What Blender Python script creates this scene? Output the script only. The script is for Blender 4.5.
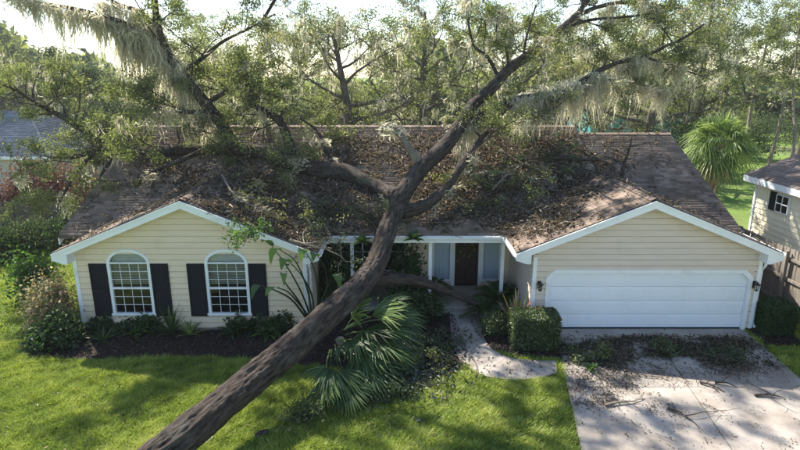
import bpy, math, random
import numpy as np
from mathutils import Vector, Matrix, noise

for o in list(bpy.data.objects):
    bpy.data.objects.remove(o, do_unlink=True)
SC = bpy.context.scene
COL = SC.collection

# ------------------------------------------------------------------ camera, sky, sun, exposure
CAM_H, PITCH, FPX = 7.5, math.radians(15.0), 560.0
cam = bpy.data.cameras.new('camera')
cam.sensor_width = 36.0
cam.lens = 36.0 * FPX / 800.0
cam.clip_start, cam.clip_end = 0.1, 3000.0
cam_o = bpy.data.objects.new('camera', cam)
COL.objects.link(cam_o)
cam_o.location = (0, 0, CAM_H)
cam_o.rotation_euler = (math.radians(90) - PITCH, 0, 0)
SC.camera = cam_o

SUN_TO = Vector((-2.5, 3.0, 4.15)).normalized()          # direction towards the sun
world = bpy.data.worlds.new('World')
SC.world = world
world.use_nodes = True
wn = world.node_tree
bg = wn.nodes['Background']
sky = wn.nodes.new('ShaderNodeTexSky')
sky.sky_type = 'NISHITA'
sky.sun_disc = False
sky.sun_elevation = math.asin(SUN_TO.z)
sky.sun_rotation = math.atan2(SUN_TO.x, SUN_TO.y)
sky.air_density = 1.0
sky.dust_density = 0.4
sky.ozone_density = 1.0
wn.links.new(sky.outputs[0], bg.inputs[0])
bg.inputs[1].default_value = 0.11

sun = bpy.data.lights.new('sun', 'SUN')
sun.energy = 5.0
sun.angle = math.radians(0.55)
sun.color = (1.0, 0.93, 0.82)
sun_o = bpy.data.objects.new('sun', sun)
COL.objects.link(sun_o)
sun_o.rotation_euler = SUN_TO.to_track_quat('Z', 'Y').to_euler()
sun_o.location = (-20, 20, 40)

SC.view_settings.view_transform = 'Standard'
SC.view_settings.look = 'None'
SC.view_settings.gamma = 1.0
SC.view_settings.use_curve_mapping = False
SC.view_settings.exposure = 1.3
try:
    SC.cycles.max_bounces = 7
    SC.cycles.diffuse_bounces = 4
    SC.cycles.transparent_max_bounces = 12
except Exception:
    pass

# ------------------------------------------------------------------ helpers
RNG = random.Random(7)
NP = np.random.default_rng(11)
ST, CT = math.sin(PITCH), math.cos(PITCH)

def at(px, py, Y):
    """world point at distance Y in front of the viewpoint seen in direction px,py"""
    x, v = (px - 400) / FPX, (225 - py) / FPX
    d = Vector((x, CT + v * ST, -ST + v * CT))
    return Vector((0, 0, CAM_H)) + d * (Y / d.y)

def gp(px, py, z=0.0):
    """world point on the level z"""
    x, v = (px - 400) / FPX, (225 - py) / FPX
    d = Vector((x, CT + v * ST, -ST + v * CT))
    return Vector((0, 0, CAM_H)) + d * ((z - CAM_H) / d.z)

def link(o, parent=None):
    COL.objects.link(o)
    if parent is not None:
        o.parent = parent
    return o

def tag(o, label=None, cat=None, group=None, kind=None):
    if label: o['label'] = label
    if cat: o['category'] = cat
    if group: o['group'] = group
    if kind: o['kind'] = kind
    return o

def empty(name, loc=(0, 0, 0), label=None, cat=None, group=None, parent=None):
    o = bpy.data.objects.new(name, None)
    o.location = loc
    o.empty_display_size = 0.2
    link(o, parent)
    return tag(o, label, cat, group)

def np_mesh(name, V, F, mat=None, parent=None, rnd=None, smooth=False, kind=None):
    V = np.asarray(V, dtype=np.float32); F = np.asarray(F, dtype=np.int32)
    k = F.shape[1]; M = len(F)
    me = bpy.data.meshes.new(name)
    me.vertices.add(len(V)); me.vertices.foreach_set('co', V.ravel())
    me.loops.add(M * k); me.loops.foreach_set('vertex_index', F.ravel())
    me.polygons.add(M); me.polygons.foreach_set('loop_start', np.arange(M, dtype=np.int32) * k)
    if smooth:
        me.polygons.foreach_set('use_smooth', np.ones(M, dtype=bool))
    if rnd is not None:
        a = me.attributes.new('rnd', 'FLOAT', 'POINT')
        a.data.foreach_set('value', np.asarray(rnd, dtype=np.float32))
    me.update(calc_edges=True)
    if mat: me.materials.append(mat)
    o = bpy.data.objects.new(name, me)
    link(o, parent)
    if kind: o['kind'] = kind
    return o

class MB:
    def __init__(self): self.v = []; self.f = []
    def add(self, vs, fs):
        b = len(self.v); self.v += [tuple(p) for p in vs]
        self.f += [tuple(b + i for i in f) for f in fs]
    def box(self, x0, x1, y0, y1, z0, z1):
        self.add([(x0,y0,z0),(x1,y0,z0),(x1,y1,z0),(x0,y1,z0),(x0,y0,z1),(x1,y0,z1),(x1,y1,z1),(x0,y1,z1)],
                 [(0,3,2,1),(4,5,6,7),(0,1,5,4),(1,2,6,5),(2,3,7,6),(3,0,4,7)])
    def hexa(self, lo, hi):
        n = len(lo)
        self.add(list(lo) + list(hi), [tuple(range(n))[::-1], tuple(range(n, 2*n))] +
                 [(i, (i+1) % n, n + (i+1) % n, n + i) for i in range(n)])
    def bar(self, a, b, w, h, up=(0,0,1)):
        a = Vector(a); b = Vector(b); d = (b - a).normalized(); u = Vector(up)
        s = d.cross(u).normalized(); u = s.cross(d)
        q = [s*w/2 + u*h/2, -s*w/2 + u*h/2, -s*w/2 - u*h/2, s*w/2 - u*h/2]
        self.hexa([a + k for k in q], [b + k for k in q])
    def tube(self, pts, rad, sides=6, rough=0.0, cap=True):
        pts = [Vector(p) for p in pts]; n = len(pts)
        d = (pts[1] - pts[0]).normalized()
        u = d.orthogonal().normalized()
        b = len(self.v)
        for i, p in enumerate(pts):
            if i == 0: t = pts[1] - pts[0]
            elif i == n-1: t = pts[-1] - pts[-2]
            else: t = pts[i+1] - pts[i-1]
            t.normalize()
            u = (u - t * u.dot(t))
            if u.length < 1e-6: u = t.orthogonal()
            u.normalize(); w = t.cross(u)
            for k in range(sides):
                a = 2*math.pi*k/sides
                r = rad[i]
                if rough: r *= 1 + rough * noise.noise(Vector((math.cos(a)*1.3 + p.x*1.7, math.sin(a)*1.3 + p.y*1.7, p.z*1.7)))
                self.v.append(tuple(p + (u*math.cos(a) + w*math.sin(a)) * r))
        for i in range(n-1):
            for k in range(sides):
                k2 = (k+1) % sides
                self.f.append((b+i*sides+k, b+i*sides+k2, b+(i+1)*sides+k2, b+(i+1)*sides+k))
        if cap:
            self.f.append(tuple(b+k for k in range(sides))[::-1])
            self.f.append(tuple(b+(n-1)*sides+k for k in range(sides)))
    def build(self, name, mat, parent=None, smooth=False, kind=None):
        me = bpy.data.meshes.new(name)
        me.from_pydata(self.v, [], self.f)
        if smooth: me.polygons.foreach_set('use_smooth', np.ones(len(me.polygons), dtype=bool))
        me.update()
        me.materials.append(mat)
        o = bpy.data.objects.new(name, me)
        link(o, parent)
        if kind: o['kind'] = kind
        return o

def box_part(name, mat, parent, *b, bevel=0.0):
    m = MB(); m.box(*b); o = m.build(name, mat, parent)
    if bevel:
        md = o.modifiers.new('bevel', 'BEVEL'); md.width = bevel; md.segments = 2
    return o

def spline(pts, n):
    """catmull-rom through pts (tuples of any size)"""
    P = [np.array(p, float) for p in pts]
    P = [2*P[0]-P[1]] + P + [2*P[-1]-P[-2]]
    out = []
    segs = len(P) - 3
    for i in range(n):
        t = i / (n-1) * segs
        s = min(int(t), segs-1); t -= s
        a, b, c, d = P[s:s+4]
        out.append(0.5*((2*b) + (-a+c)*t + (2*a-5*b+4*c-d)*t*t + (-a+3*b-3*c+d)*t**3))
    return out

def in_poly(X, Y, poly):
    ins = np.zeros(X.shape, bool); n = len(poly); j = n-1
    for i in range(n):
        xi, yi = poly[i][:2]; xj, yj = poly[j][:2]
        c = ((yi > Y) != (yj > Y)) & (X < (xj-xi)*(Y-yi)/(yj-yi+1e-12)+xi)
        ins ^= c; j = i
    return ins

def unit(a): return a / np.maximum(np.linalg.norm(a, axis=1, keepdims=True), 1e-9)

def leaves(name, P, size, mat, parent=None, aspect=0.5, upbias=0.6, rng=NP, size_var=0.35, axis=None, fold=0.18, kind=None, rnd=None):
    """one mesh of folded diamond leaves at the points P"""
    P = np.asarray(P, float); N = len(P)
    if N == 0: return None
    s = size * (1 + size_var * rng.uniform(-1, 1, N))[:, None]
    nrm = rng.normal(size=(N, 3)); nrm = unit(nrm); nrm[:, 2] += upbias; nrm = unit(nrm)
    a = rng.normal(size=(N, 3)) if axis is None else axis + 0.35*rng.normal(size=(N, 3))
    a = unit(a - nrm * np.sum(a*nrm, 1, keepdims=True)); b = np.cross(nrm, a)
    V = np.empty((N, 4, 3))
    V[:, 0] = P - a*s*0.5
    V[:, 1] = P + b*s*aspect*0.5 + nrm*s*fold
    V[:, 2] = P + a*s*0.5 - nrm*s*fold*0.5
    V[:, 3] = P - b*s*aspect*0.5 + nrm*s*fold
    i = np.arange(N)[:, None]*4
    F = np.concatenate([i + np.array([0, 1, 2]), i + np.array([0, 2, 3])], 1).reshape(-1, 3)
    r = rng.uniform(0, 1, N) if rnd is None else rnd
    return np_mesh(name, V.reshape(-1, 3), F, mat, parent, np.repeat(r, 4), kind=kind)

def strips(name, base, tips_fn, K, width, mat, parent=None, kind=None, rnd=None, side=None):
    """ribbons: base path array (N,K,3), width array (N,K)"""
    N = base.shape[0]
    d = base[:, -1] - base[:, 0]
    if side is None:
        side = np.cross(unit(d), NP.normal(size=(N, 3)))
    side = unit(side)
    L = base + side[:, None, :]*width[:, :, None]*0.5
    R = base - side[:, None, :]*width[:, :, None]*0.5
    V = np.stack([L, R], 2).reshape(-1, 3)
    q = np.arange(K-1)[:, None]*2 + np.array([0, 1, 3, 2])
    F = (np.arange(N)[:, None, None]*2*K + q[None]).reshape(-1, 4)
    r = NP.uniform(0, 1, N) if rnd is None else rnd
    return np_mesh(name, V, F, mat, parent, np.repeat(r, 2*K), kind=kind)

def moss(name, pts, lens, mat, parent, nstr=34, spread=0.16, width=0.03, K=7, rng=NP):
    """hanging beards of moss: each point gets a tangle of thin drooping ribbons"""
    pts = np.asarray(pts, float); C = len(pts)
    if C == 0: return None
    cnt = np.maximum(6, (nstr*rng.uniform(.3, 1.9, C))).astype(int)
    idx = np.repeat(np.arange(C), cnt); N = len(idx)
    sp = (spread*rng.uniform(.5, 1.7, C))[idx][:, None]
    off = rng.normal(size=(N, 3))*np.array([1, 1, .6])*sp
    r = np.linalg.norm(off[:, :2]/sp, axis=1)
    L = np.asarray(lens, float)[idx]*np.clip(1.2-0.5*r, 0.15, 1.1)*rng.uniform(0.25, 1.0, N)
    t = np.linspace(0, 1, K)
    base = pts[idx][:, None, :] + off[:, None, :]*(1-0.55*t*rng.uniform(.3,1,C)[idx][:,None])[:, :, None]
    base[:, :, 2] -= L[:, None]*t[None]
    wob = np.cumsum(rng.normal(size=(N, K, 2))*0.05, axis=1)
    sway = rng.normal(size=(C, 2))[idx]*.10
    base[:, :, :2] += wob*np.minimum(1, t*3)[None, :, None] + sway[:, None, :]*(t*t)[None, :, None]*L[:, None, None]
    w = width*rng.uniform(0.5, 1.5, N)[:, None]*np.array([0.5, 1, 1.1, .95, 0.8, 0.5, 0.1])[None]*rng.uniform(.6,1.4,(N,K))
    tone = np.clip(rng.uniform(0,1,C)[idx]*.5+rng.uniform(0,1,N)*.5, 0, 1)
    return strips(name, base, None, K, w, mat, parent, kind='stuff', rnd=tone)

# ------------------------------------------------------------------ materials
def nodes_mat(name):
    m = bpy.data.materials.new(name); m.use_nodes = True
    nt = m.node_tree
    return m, nt, nt.nodes['Principled BSDF'], nt.nodes['Material Output']

def ramp(nt, stops):
    r = nt.nodes.new('ShaderNodeValToRGB'); e = r.color_ramp.elements
    while len(e) < len(stops): e.new(0.5)
    for k, (p, c) in enumerate(stops):
        e[k].position = p; e[k].color = (*c, 1)
    return r

def noise_node(nt, scale, detail=4, rough=0.55, coord='Object', stretch=None):
    tc = nt.nodes.new('ShaderNodeTexCoord'); n = nt.nodes.new('ShaderNodeTexNoise')
    n.inputs['Scale'].default_value = scale; n.inputs['Detail'].default_value = detail
    n.inputs['Roughness'].default_value = rough
    src = tc.outputs[coord]
    if stretch:
        mp = nt.nodes.new('ShaderNodeMapping'); mp.inputs['Scale'].default_value = stretch
        nt.links.new(src, mp.inputs[0]); src = mp.outputs[0]
    nt.links.new(src, n.inputs['Vector'])
    return n

def mat_noise(name, c1, c2, scale=3.0, rough=0.7, bump=0.0, bscale=40.0, detail=5, stretch=None, spec=0.3, lo=0.3, hi=0.7, c3=None, scale2=0.6, lo2=.45, hi2=.7):
    m, nt, p, out = nodes_mat(name)
    n = noise_node(nt, scale, detail, stretch=stretch)
    r = ramp(nt, [(lo, c1), (hi, c2)])
    nt.links.new(n.outputs['Fac'], r.inputs[0])
    col = r.outputs[0]
    if c3 is not None:
        n2 = noise_node(nt, scale2, 6, 0.65)
        r2 = ramp(nt, [(lo2, (0, 0, 0)), (hi2, (1, 1, 1))])
        nt.links.new(n2.outputs['Fac'], r2.inputs[0])
        mx = nt.nodes.new('ShaderNodeMix'); mx.data_type = 'RGBA'
        nt.links.new(r2.outputs[0], mx.inputs[0]); nt.links.new(col, mx.inputs[6])
        mx.inputs[7].default_value = (*c3, 1)
        col = mx.outputs[2]
    nt.links.new(col, p.inputs['Base Color'])
    p.inputs['Roughness'].default_value = rough
    p.inputs['Specular IOR Level'].default_value = spec
    if bump:
        bn = noise_node(nt, bscale, 4, stretch=stretch)
        b = nt.nodes.new('ShaderNodeBump'); b.inputs['Strength'].default_value = bump
        b.inputs['Distance'].default_value = 0.02
        nt.links.new(bn.outputs['Fac'], b.inputs['Height']); nt.links.new(b.outputs[0], p.inputs['Normal'])
    return m

def mat_leaf(name, stops, trans=0.35, gloss=0.06, patch=0.0, patch_scale=0.5, tcol=1.25, grough=0.5):
    """leaf: colour by the leaf's own random value, light shines through it"""
    m, nt, p, out = nodes_mat(name)
    a = nt.nodes.new('ShaderNodeAttribute'); a.attribute_name = 'rnd'
    fac = a.outputs['Fac']
    if patch:
        n = noise_node(nt, patch_scale, 3)
        mm = nt.nodes.new('ShaderNodeMath'); mm.operation = 'MULTIPLY_ADD'
        nt.links.new(n.outputs['Fac'], mm.inputs[0]); mm.inputs[1].default_value = patch
        nt.links.new(fac, mm.inputs[2])
        m2 = nt.nodes.new('ShaderNodeMath'); m2.operation = 'SUBTRACT'; m2.use_clamp = True
        nt.links.new(mm.outputs[0], m2.inputs[0]); m2.inputs[1].default_value = patch*0.5
        fac = m2.outputs[0]
    r = ramp(nt, stops); nt.links.new(fac, r.inputs[0])
    d = nt.nodes.new('ShaderNodeBsdfDiffuse'); t = nt.nodes.new('ShaderNodeBsdfTranslucent')
    g = nt.nodes.new('ShaderNodeBsdfGlossy'); g.inputs['Roughness'].default_value = grough
    nt.links.new(r.outputs[0], d.inputs[0])
    mc = nt.nodes.new('ShaderNodeMix'); mc.data_type = 'RGBA'; mc.blend_type = 'MULTIPLY'
    mc.inputs[0].default_value = 1.0
    nt.links.new(r.outputs[0], mc.inputs[6]); mc.inputs[7].default_value = (tcol*1.1, tcol*1.12, tcol*(0.6 if name != 'spanish_moss' else .95), 1)
    nt.links.new(mc.outputs[2], t.inputs[0])
    m1 = nt.nodes.new('ShaderNodeMixShader'); m1.inputs[0].default_value = trans
    nt.links.new(d.outputs[0], m1.inputs[1]); nt.links.new(t.outputs[0], m1.inputs[2])
    m3 = nt.nodes.new('ShaderNodeMixShader'); m3.inputs[0].default_value = gloss
    nt.links.new(m1.outputs[0], m3.inputs[1]); nt.links.new(g.outputs[0], m3.inputs[2])
    nt.links.new(m3.outputs[0], out.inputs['Surface'])
    nt.nodes.remove(p)
    return m

def mat_bark(name, c1, c2, scale=6.0, bump=0.6, stretch=(1, 1, 0.25)):
    return mat_noise(name, c1, c2, scale, 0.9, bump, scale*3, 6, stretch, 0.15, 0.32, 0.68)

M = {}
M['white'] = mat_noise('white_paint', (.76,.77,.78), (.84,.85,.86), 2.0, 0.45, 0.05, 60, c3=(.62,.61,.58), scale2=1.3, lo2=.56, hi2=.8)
M['garage_white'] = mat_noise('garage_paint', (.78,.80,.83), (.83,.85,.88), 1.2, 0.4, 0.03, 50)
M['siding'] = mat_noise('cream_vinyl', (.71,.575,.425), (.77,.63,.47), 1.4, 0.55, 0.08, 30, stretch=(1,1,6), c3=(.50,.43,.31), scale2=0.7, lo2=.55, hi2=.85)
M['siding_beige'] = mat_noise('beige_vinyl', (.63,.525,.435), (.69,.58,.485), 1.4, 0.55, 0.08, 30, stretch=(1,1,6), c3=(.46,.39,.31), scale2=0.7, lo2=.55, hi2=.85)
M['black'] = mat_noise('shutter_paint', (.008,.009,.012), (.014,.015,.019), 8, 0.6, spec=.15)
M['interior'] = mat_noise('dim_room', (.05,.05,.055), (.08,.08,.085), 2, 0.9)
M['blind'] = mat_noise('blind_vinyl', (.70,.68,.62), (.78,.76,.70), 3, 0.6)
M['curtain'] = mat_noise('curtain_cloth', (.82,.84,.85), (.88,.90,.90), 5, 0.8, stretch=(6,6,.3))
M['door'] = mat_noise('dark_door', (.030,.018,.014), (.055,.032,.024), 3, 0.4, stretch=(6,6,1))
M['metal'] = mat_noise('dark_iron', (.02,.018,.016), (.05,.045,.04), 12, 0.45)
M['brass'] = mat_noise('old_brass', (.25,.17,.07), (.35,.25,.1), 12, 0.35)
M['concrete'] = mat_noise('concrete', (.30,.265,.232), (.39,.35,.305), 1.6, 0.85, 0.25, 45, 7, c3=(.185,.15,.12), scale2=0.75, lo2=.45, hi2=.72)
M['joint'] = mat_noise('joint_soil', (.05,.045,.035), (.10,.085,.06), 8, 0.95)
M['wood'] = mat_noise('grey_fence_wood', (.17,.145,.12), (.30,.265,.225), 5, 0.9, 0.3, 30, stretch=(3,3,.25))
M['darkwood'] = mat_noise('dark_fence_wood', (.075,.06,.05), (.15,.125,.105), 5, 0.9, 0.3, 30, stretch=(3,3,.25))
M['bark'] = mat_noise('oak_bark', (.024,.019,.016), (.105,.083,.068), 9, 0.92, 1.0, 32, 8, None, .1, .30, .70, c3=(.10,.10,.085), scale2=2.2, lo2=.55, hi2=.75)
M['bark_obj'] = M['bark']
def mat_furrow(name, c1, c2, c3):
    m, nt, p, out = nodes_mat(name)
    a = nt.nodes.new('ShaderNodeAttribute'); a.attribute_name = 'bco'
    def nz(scale, st, detail=5):
        mp = nt.nodes.new('ShaderNodeMapping'); mp.inputs['Scale'].default_value = st; nt.links.new(a.outputs['Vector'], mp.inputs[0])
        n = nt.nodes.new('ShaderNodeTexNoise'); n.inputs['Scale'].default_value = scale; n.inputs['Detail'].default_value = detail; n.inputs['Roughness'].default_value = .65
        nt.links.new(mp.outputs[0], n.inputs['Vector']); return n
    n1 = nz(15, (1,1,.22)); n2 = nz(3, (1,1,.6)); n3 = nz(42, (1,1,.3), 3)
    r = ramp(nt, [(.34, c1), (.62, c2)]); nt.links.new(n1.outputs['Fac'], r.inputs[0])
    r2 = ramp(nt, [(.52, (0,0,0)), (.72, (1,1,1))]); nt.links.new(n2.outputs['Fac'], r2.inputs[0])
    mx = nt.nodes.new('ShaderNodeMix'); mx.data_type = 'RGBA'; nt.links.new(r2.outputs[0], mx.inputs[0]); nt.links.new(r.outputs[0], mx.inputs[6])
    mc = nt.nodes.new('ShaderNodeMix'); mc.data_type = 'RGBA'; mc.inputs[0].default_value = .45; nt.links.new(r.outputs[0], mc.inputs[6]); mc.inputs[7].default_value = (*c3,1)
    nt.links.new(mc.outputs[2], mx.inputs[7]); nt.links.new(mx.outputs[2], p.inputs['Base Color'])
    p.inputs['Roughness'].default_value = .93; p.inputs['Specular IOR Level'].default_value = .12
    ad = nt.nodes.new('ShaderNodeMath'); ad.operation = 'MULTIPLY_ADD'; nt.links.new(n3.outputs['Fac'], ad.inputs[0]); ad.inputs[1].default_value = .4; nt.links.new(n1.outputs['Fac'], ad.inputs[2])
    b = nt.nodes.new('ShaderNodeBump'); b.inputs['Strength'].default_value = 1.0; b.inputs['Distance'].default_value = .06
    nt.links.new(ad.outputs[0], b.inputs['Height']); nt.links.new(b.outputs[0], p.inputs['Normal'])
    return m
M['bark'] = mat_furrow('furrowed_bark', (.017,.014,.012), (.088,.070,.058), (.17,.165,.14))
M['bark_pale'] = mat_bark('pale_bark', (.16,.13,.10), (.30,.255,.20), 7)
M['bark_stub'] = mat_bark('stub_bark', (.10,.08,.062), (.22,.185,.145), 7)
M['bark_bg'] = mat_bark('tree_bark', (.06,.052,.042), (.15,.13,.105), 5)
M['rawwood'] = mat_bark('torn_wood', (.34,.24,.14), (.52,.40,.26), 9)
M['moss'] = mat_leaf('spanish_moss', [(0, (.40,.37,.29)), (.5, (.60,.555,.455)), (1, (.76,.71,.60))], 0.55, 0.0, tcol=1.0)
OAK = [(0, (.066,.086,.038)), (.45, (.132,.155,.066)), (.8, (.21,.235,.105)), (1, (.34,.35,.20))]
M['oak'] = mat_leaf('oak_leaf', OAK, 0.52, 0.03, 0.5, 0.35)
M['oak_olive'] = mat_leaf('olive_leaf', [(0, (0.070,0.085,0.037)), (.5, (0.138,0.159,0.067)), (1, (0.273,0.279,0.131))], 0.52, 0.03, 0.5, 0.25)
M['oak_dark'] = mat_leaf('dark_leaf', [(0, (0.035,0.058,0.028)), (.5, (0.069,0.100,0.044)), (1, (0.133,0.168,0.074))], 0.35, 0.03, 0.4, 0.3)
M['oak_yellow'] = mat_leaf('yellow_green_leaf', [(0, (0.113,0.133,0.052)), (.5, (0.211,0.221,0.089)), (1, (0.345,0.335,0.152))], 0.45, 0.03, 0.4, 0.3)
M['shrub'] = mat_leaf('shrub_leaf', [(0, (.018,.042,.014)), (.5, (.04,.08,.022)), (1, (.085,.14,.035))], 0.25, 0.04, 0.3, 1.0)
M['box'] = mat_leaf('boxwood_leaf', [(0, (.03,.055,.014)), (.5, (.06,.10,.022)), (1, (.14,.17,.04))], 0.25, 0.08, 0.3, 1.5)
M['burgundy'] = mat_leaf('burgundy_leaf', [(0, (.07,.025,.028)), (.5, (.14,.055,.05)), (1, (.24,.12,.085))], 0.35, 0.06)
M['variegated'] = mat_leaf('mixed_leaf', [(0, (.05,.09,.03)), (.35, (.12,.17,.06)), (.5, (.30,.22,.16)), (.8, (.48,.36,.29)), (1, (.60,.52,.40))], 0.4, 0.03)
M['palm'] = mat_leaf('palm_leaf', [(0, (.035,.075,.020)), (.5, (.065,.12,.032)), (1, (.13,.19,.06))], 0.32, 0.04, grough=0.5)
M['palm_bright'] = mat_leaf('bright_palm_leaf', [(0, (.09,.15,.035)), (.5, (.18,.26,.07)), (1, (.36,.42,.17))], 0.38, 0.04, grough=0.5)
M['palm_dead'] = mat_leaf('dead_palm_leaf', [(0, (.16,.11,.06)), (.5, (.28,.21,.13)), (1, (.40,.32,.21))], 0.3, 0.03)
M['banana'] = mat_leaf('broad_leaf', [(0, (.03,.07,.02)), (.5, (.07,.14,.03)), (1, (.17,.29,.05))], 0.4, 0.04, grough=0.5)
M['bromeliad'] = mat_leaf('red_green_leaf', [(0, (.09,.17,.03)), (.55, (.20,.28,.05)), (.75, (.26,.05,.03)), (1, (.32,.10,.05))], 0.35, 0.12)
M['grass'] = mat_leaf('lawn_blade', [(0, (.12,.17,.018)), (.35, (.22,.30,.030)), (.75, (.35,.41,.055)), (1, (.52,.51,.17))], 0.40, 0.03, 1.2, 0.8, tcol=1.15)
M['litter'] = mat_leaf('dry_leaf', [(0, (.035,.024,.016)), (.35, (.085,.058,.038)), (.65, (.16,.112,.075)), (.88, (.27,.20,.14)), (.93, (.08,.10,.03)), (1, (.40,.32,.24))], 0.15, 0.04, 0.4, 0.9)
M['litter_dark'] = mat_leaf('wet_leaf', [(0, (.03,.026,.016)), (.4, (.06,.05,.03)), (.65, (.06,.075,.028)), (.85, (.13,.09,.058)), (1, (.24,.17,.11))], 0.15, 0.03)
M['litter_pale'] = mat_leaf('turned_leaf', [(0, (.03,.045,.022)), (.6, (.06,.085,.045)), (.85, (.10,.13,.09)), (1, (.24,.27,.25))], 0.15, 0.06)
M['mulchleaf'] = mat_leaf('mulch_chip', [(0, (.018,.012,.009)), (.6, (.05,.034,.025)), (1, (.13,.09,.065))], 0.0, 0.03)
M['twig'] = mat_leaf('twig_bark', [(0, (.035,.028,.022)), (.6, (.10,.08,.06)), (1, (.30,.24,.17))], 0.0, 0.02)
M['mulch'] = mat_noise('mulch', (.016,.012,.009), (.045,.033,.025), 14, 0.95, 0.6, 40)
M['soil'] = mat_noise('lawn_soil', (.07,.10,.016), (.13,.18,.03), 2.2, 0.95, 0.4, 25, c3=(.07,.055,.03), scale2=.5, lo2=.55, hi2=.75)
M['back_lawn'] = mat_noise('back_lawn', (.10,.17,.025), (.17,.25,.045), .35, 0.95, 0.3, 9, c3=(.09,.085,.045), scale2=.08, lo2=.5, hi2=.7)

def mat_glass():
    m, nt, p, out = nodes_mat('window_glass')
    nt.nodes.remove(p)
    tr = nt.nodes.new('ShaderNodeBsdfTransparent'); tr.inputs[0].default_value = (.85,.88,.90,1)
    gl = nt.nodes.new('ShaderNodeBsdfGlossy'); gl.inputs['Roughness'].default_value = 0.03
    fr = nt.nodes.new('ShaderNodeFresnel'); fr.inputs[0].default_value = 1.4
    mx = nt.nodes.new('ShaderNodeMixShader')
    nt.links.new(fr.outputs[0], mx.inputs[0]); nt.links.new(tr.outputs[0], mx.inputs[1]); nt.links.new(gl.outputs[0], mx.inputs[2])
    nt.links.new(mx.outputs[0], out.inputs['Surface'])
    return m
M['glass'] = mat_glass()

def mat_shingle(name, c1, c2, c3):
    m, nt, p, out = nodes_mat(name)
    a = nt.nodes.new('ShaderNodeAttribute'); a.attribute_name = 'rnd'
    r = ramp(nt, [(0, c1), (.6, c2), (1, c3)]); nt.links.new(a.outputs['Fac'], r.inputs[0])
    n = noise_node(nt, .8, 6, .65)
    r2 = ramp(nt, [(.35, (.72,.70,.68)), (.65, (1.08,1.05,1.02))]); nt.links.new(n.outputs['Fac'], r2.inputs[0])
    mx = nt.nodes.new('ShaderNodeMix'); mx.data_type = 'RGBA'; mx.blend_type = 'MULTIPLY'; mx.inputs[0].default_value = 1
    nt.links.new(r.outputs[0], mx.inputs[6]); nt.links.new(r2.outputs[0], mx.inputs[7])
    nt.links.new(mx.outputs[2], p.inputs['Base Color'])
    p.inputs['Roughness'].default_value = .92; p.inputs['Specular IOR Level'].default_value = .2
    bn = noise_node(nt, 90, 2); b = nt.nodes.new('ShaderNodeBump'); b.inputs['Strength'].default_value = .4; b.inputs['Distance'].default_value = .01
    nt.links.new(bn.outputs['Fac'], b.inputs['Height']); nt.links.new(b.outputs[0], p.inputs['Normal'])
    return m
M['shingle'] = mat_shingle('brown_shingle', (.14,.110,.088), (.20,.157,.128), (.275,.218,.18))
M['shingle_blue'] = mat_shingle('slate_shingle', (.11,.135,.175), (.14,.17,.215), (.175,.205,.25))
M['shingle_tan'] = mat_shingle('tan_shingle', (.17,.135,.12), (.21,.17,.15), (.26,.21,.185))
# ------------------------------------------------------------------ ground, driveway, walk, beds
m = MB(); S = 1500
m.add([(-S,-S,0),(S,-S,0),(S,S,0),(-S,S,0)], [(0,1,2,3)])
tag(m.build('ground', M['back_lawn']), kind='structure', label='grassy ground reaching to the woods behind the house')
m = MB()
m.add([(-26,4,.005),(13.5,4,.005),(13.5,25,.005),(-26,25,.005)], [(0,1,2,3)])
tag(m.build('lawn', M['soil']), kind='structure', label='green front lawn around the damaged house')

DRIVE = [(4.72,15.64),(10.40,15.64),(9.95,10),(9.45,3.5),(2.75,3.5),(3.72,10)]
def dl(y):   # left / right driveway edges at y
    l = np.interp(y, [3.5,10,15.64],[2.75,3.72,4.72]); r = np.interp(y,[3.5,10,15.64],[9.45,9.95,10.45])
    return float(l), float(r)
m = MB(); m.hexa([(x,y,.0) for x,y in DRIVE][::-1], [(x,y,.022) for x,y in DRIVE][::-1])
drive = tag(m.build('driveway', M['joint']), kind='structure', label='cracked concrete driveway littered with leaves')
rows = [15.63, 14.95, 12.35, 9.2, 6.2, 3.55]
for i in range(len(rows)-1):
    ya, yb = rows[i]-.012, rows[i+1]+.012
    cols = [0, .5, 1] if i else [0, 1]
    for j in range(len(cols)-1):
        (la, ra), (lb, rb) = dl(ya), dl(yb)
        q = []
        for (y, l, r, e) in ((ya, la, ra, cols[j]), (ya, la, ra, cols[j+1]), (yb, lb, rb, cols[j+1]), (yb, lb, rb, cols[j])):
            sx = .012 if e == cols[j] else -.012
            q.append((l+(r-l)*e+sx, y))
        m = MB(); h = .046 + RNG.uniform(-.004,.004)
        m.hexa([(x,y,.01) for x,y in q][::-1], [(x,y,h+RNG.uniform(-.002,.002)) for x,y in q][::-1])
        m.build('concrete_slab', M['concrete'], drive)

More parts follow.
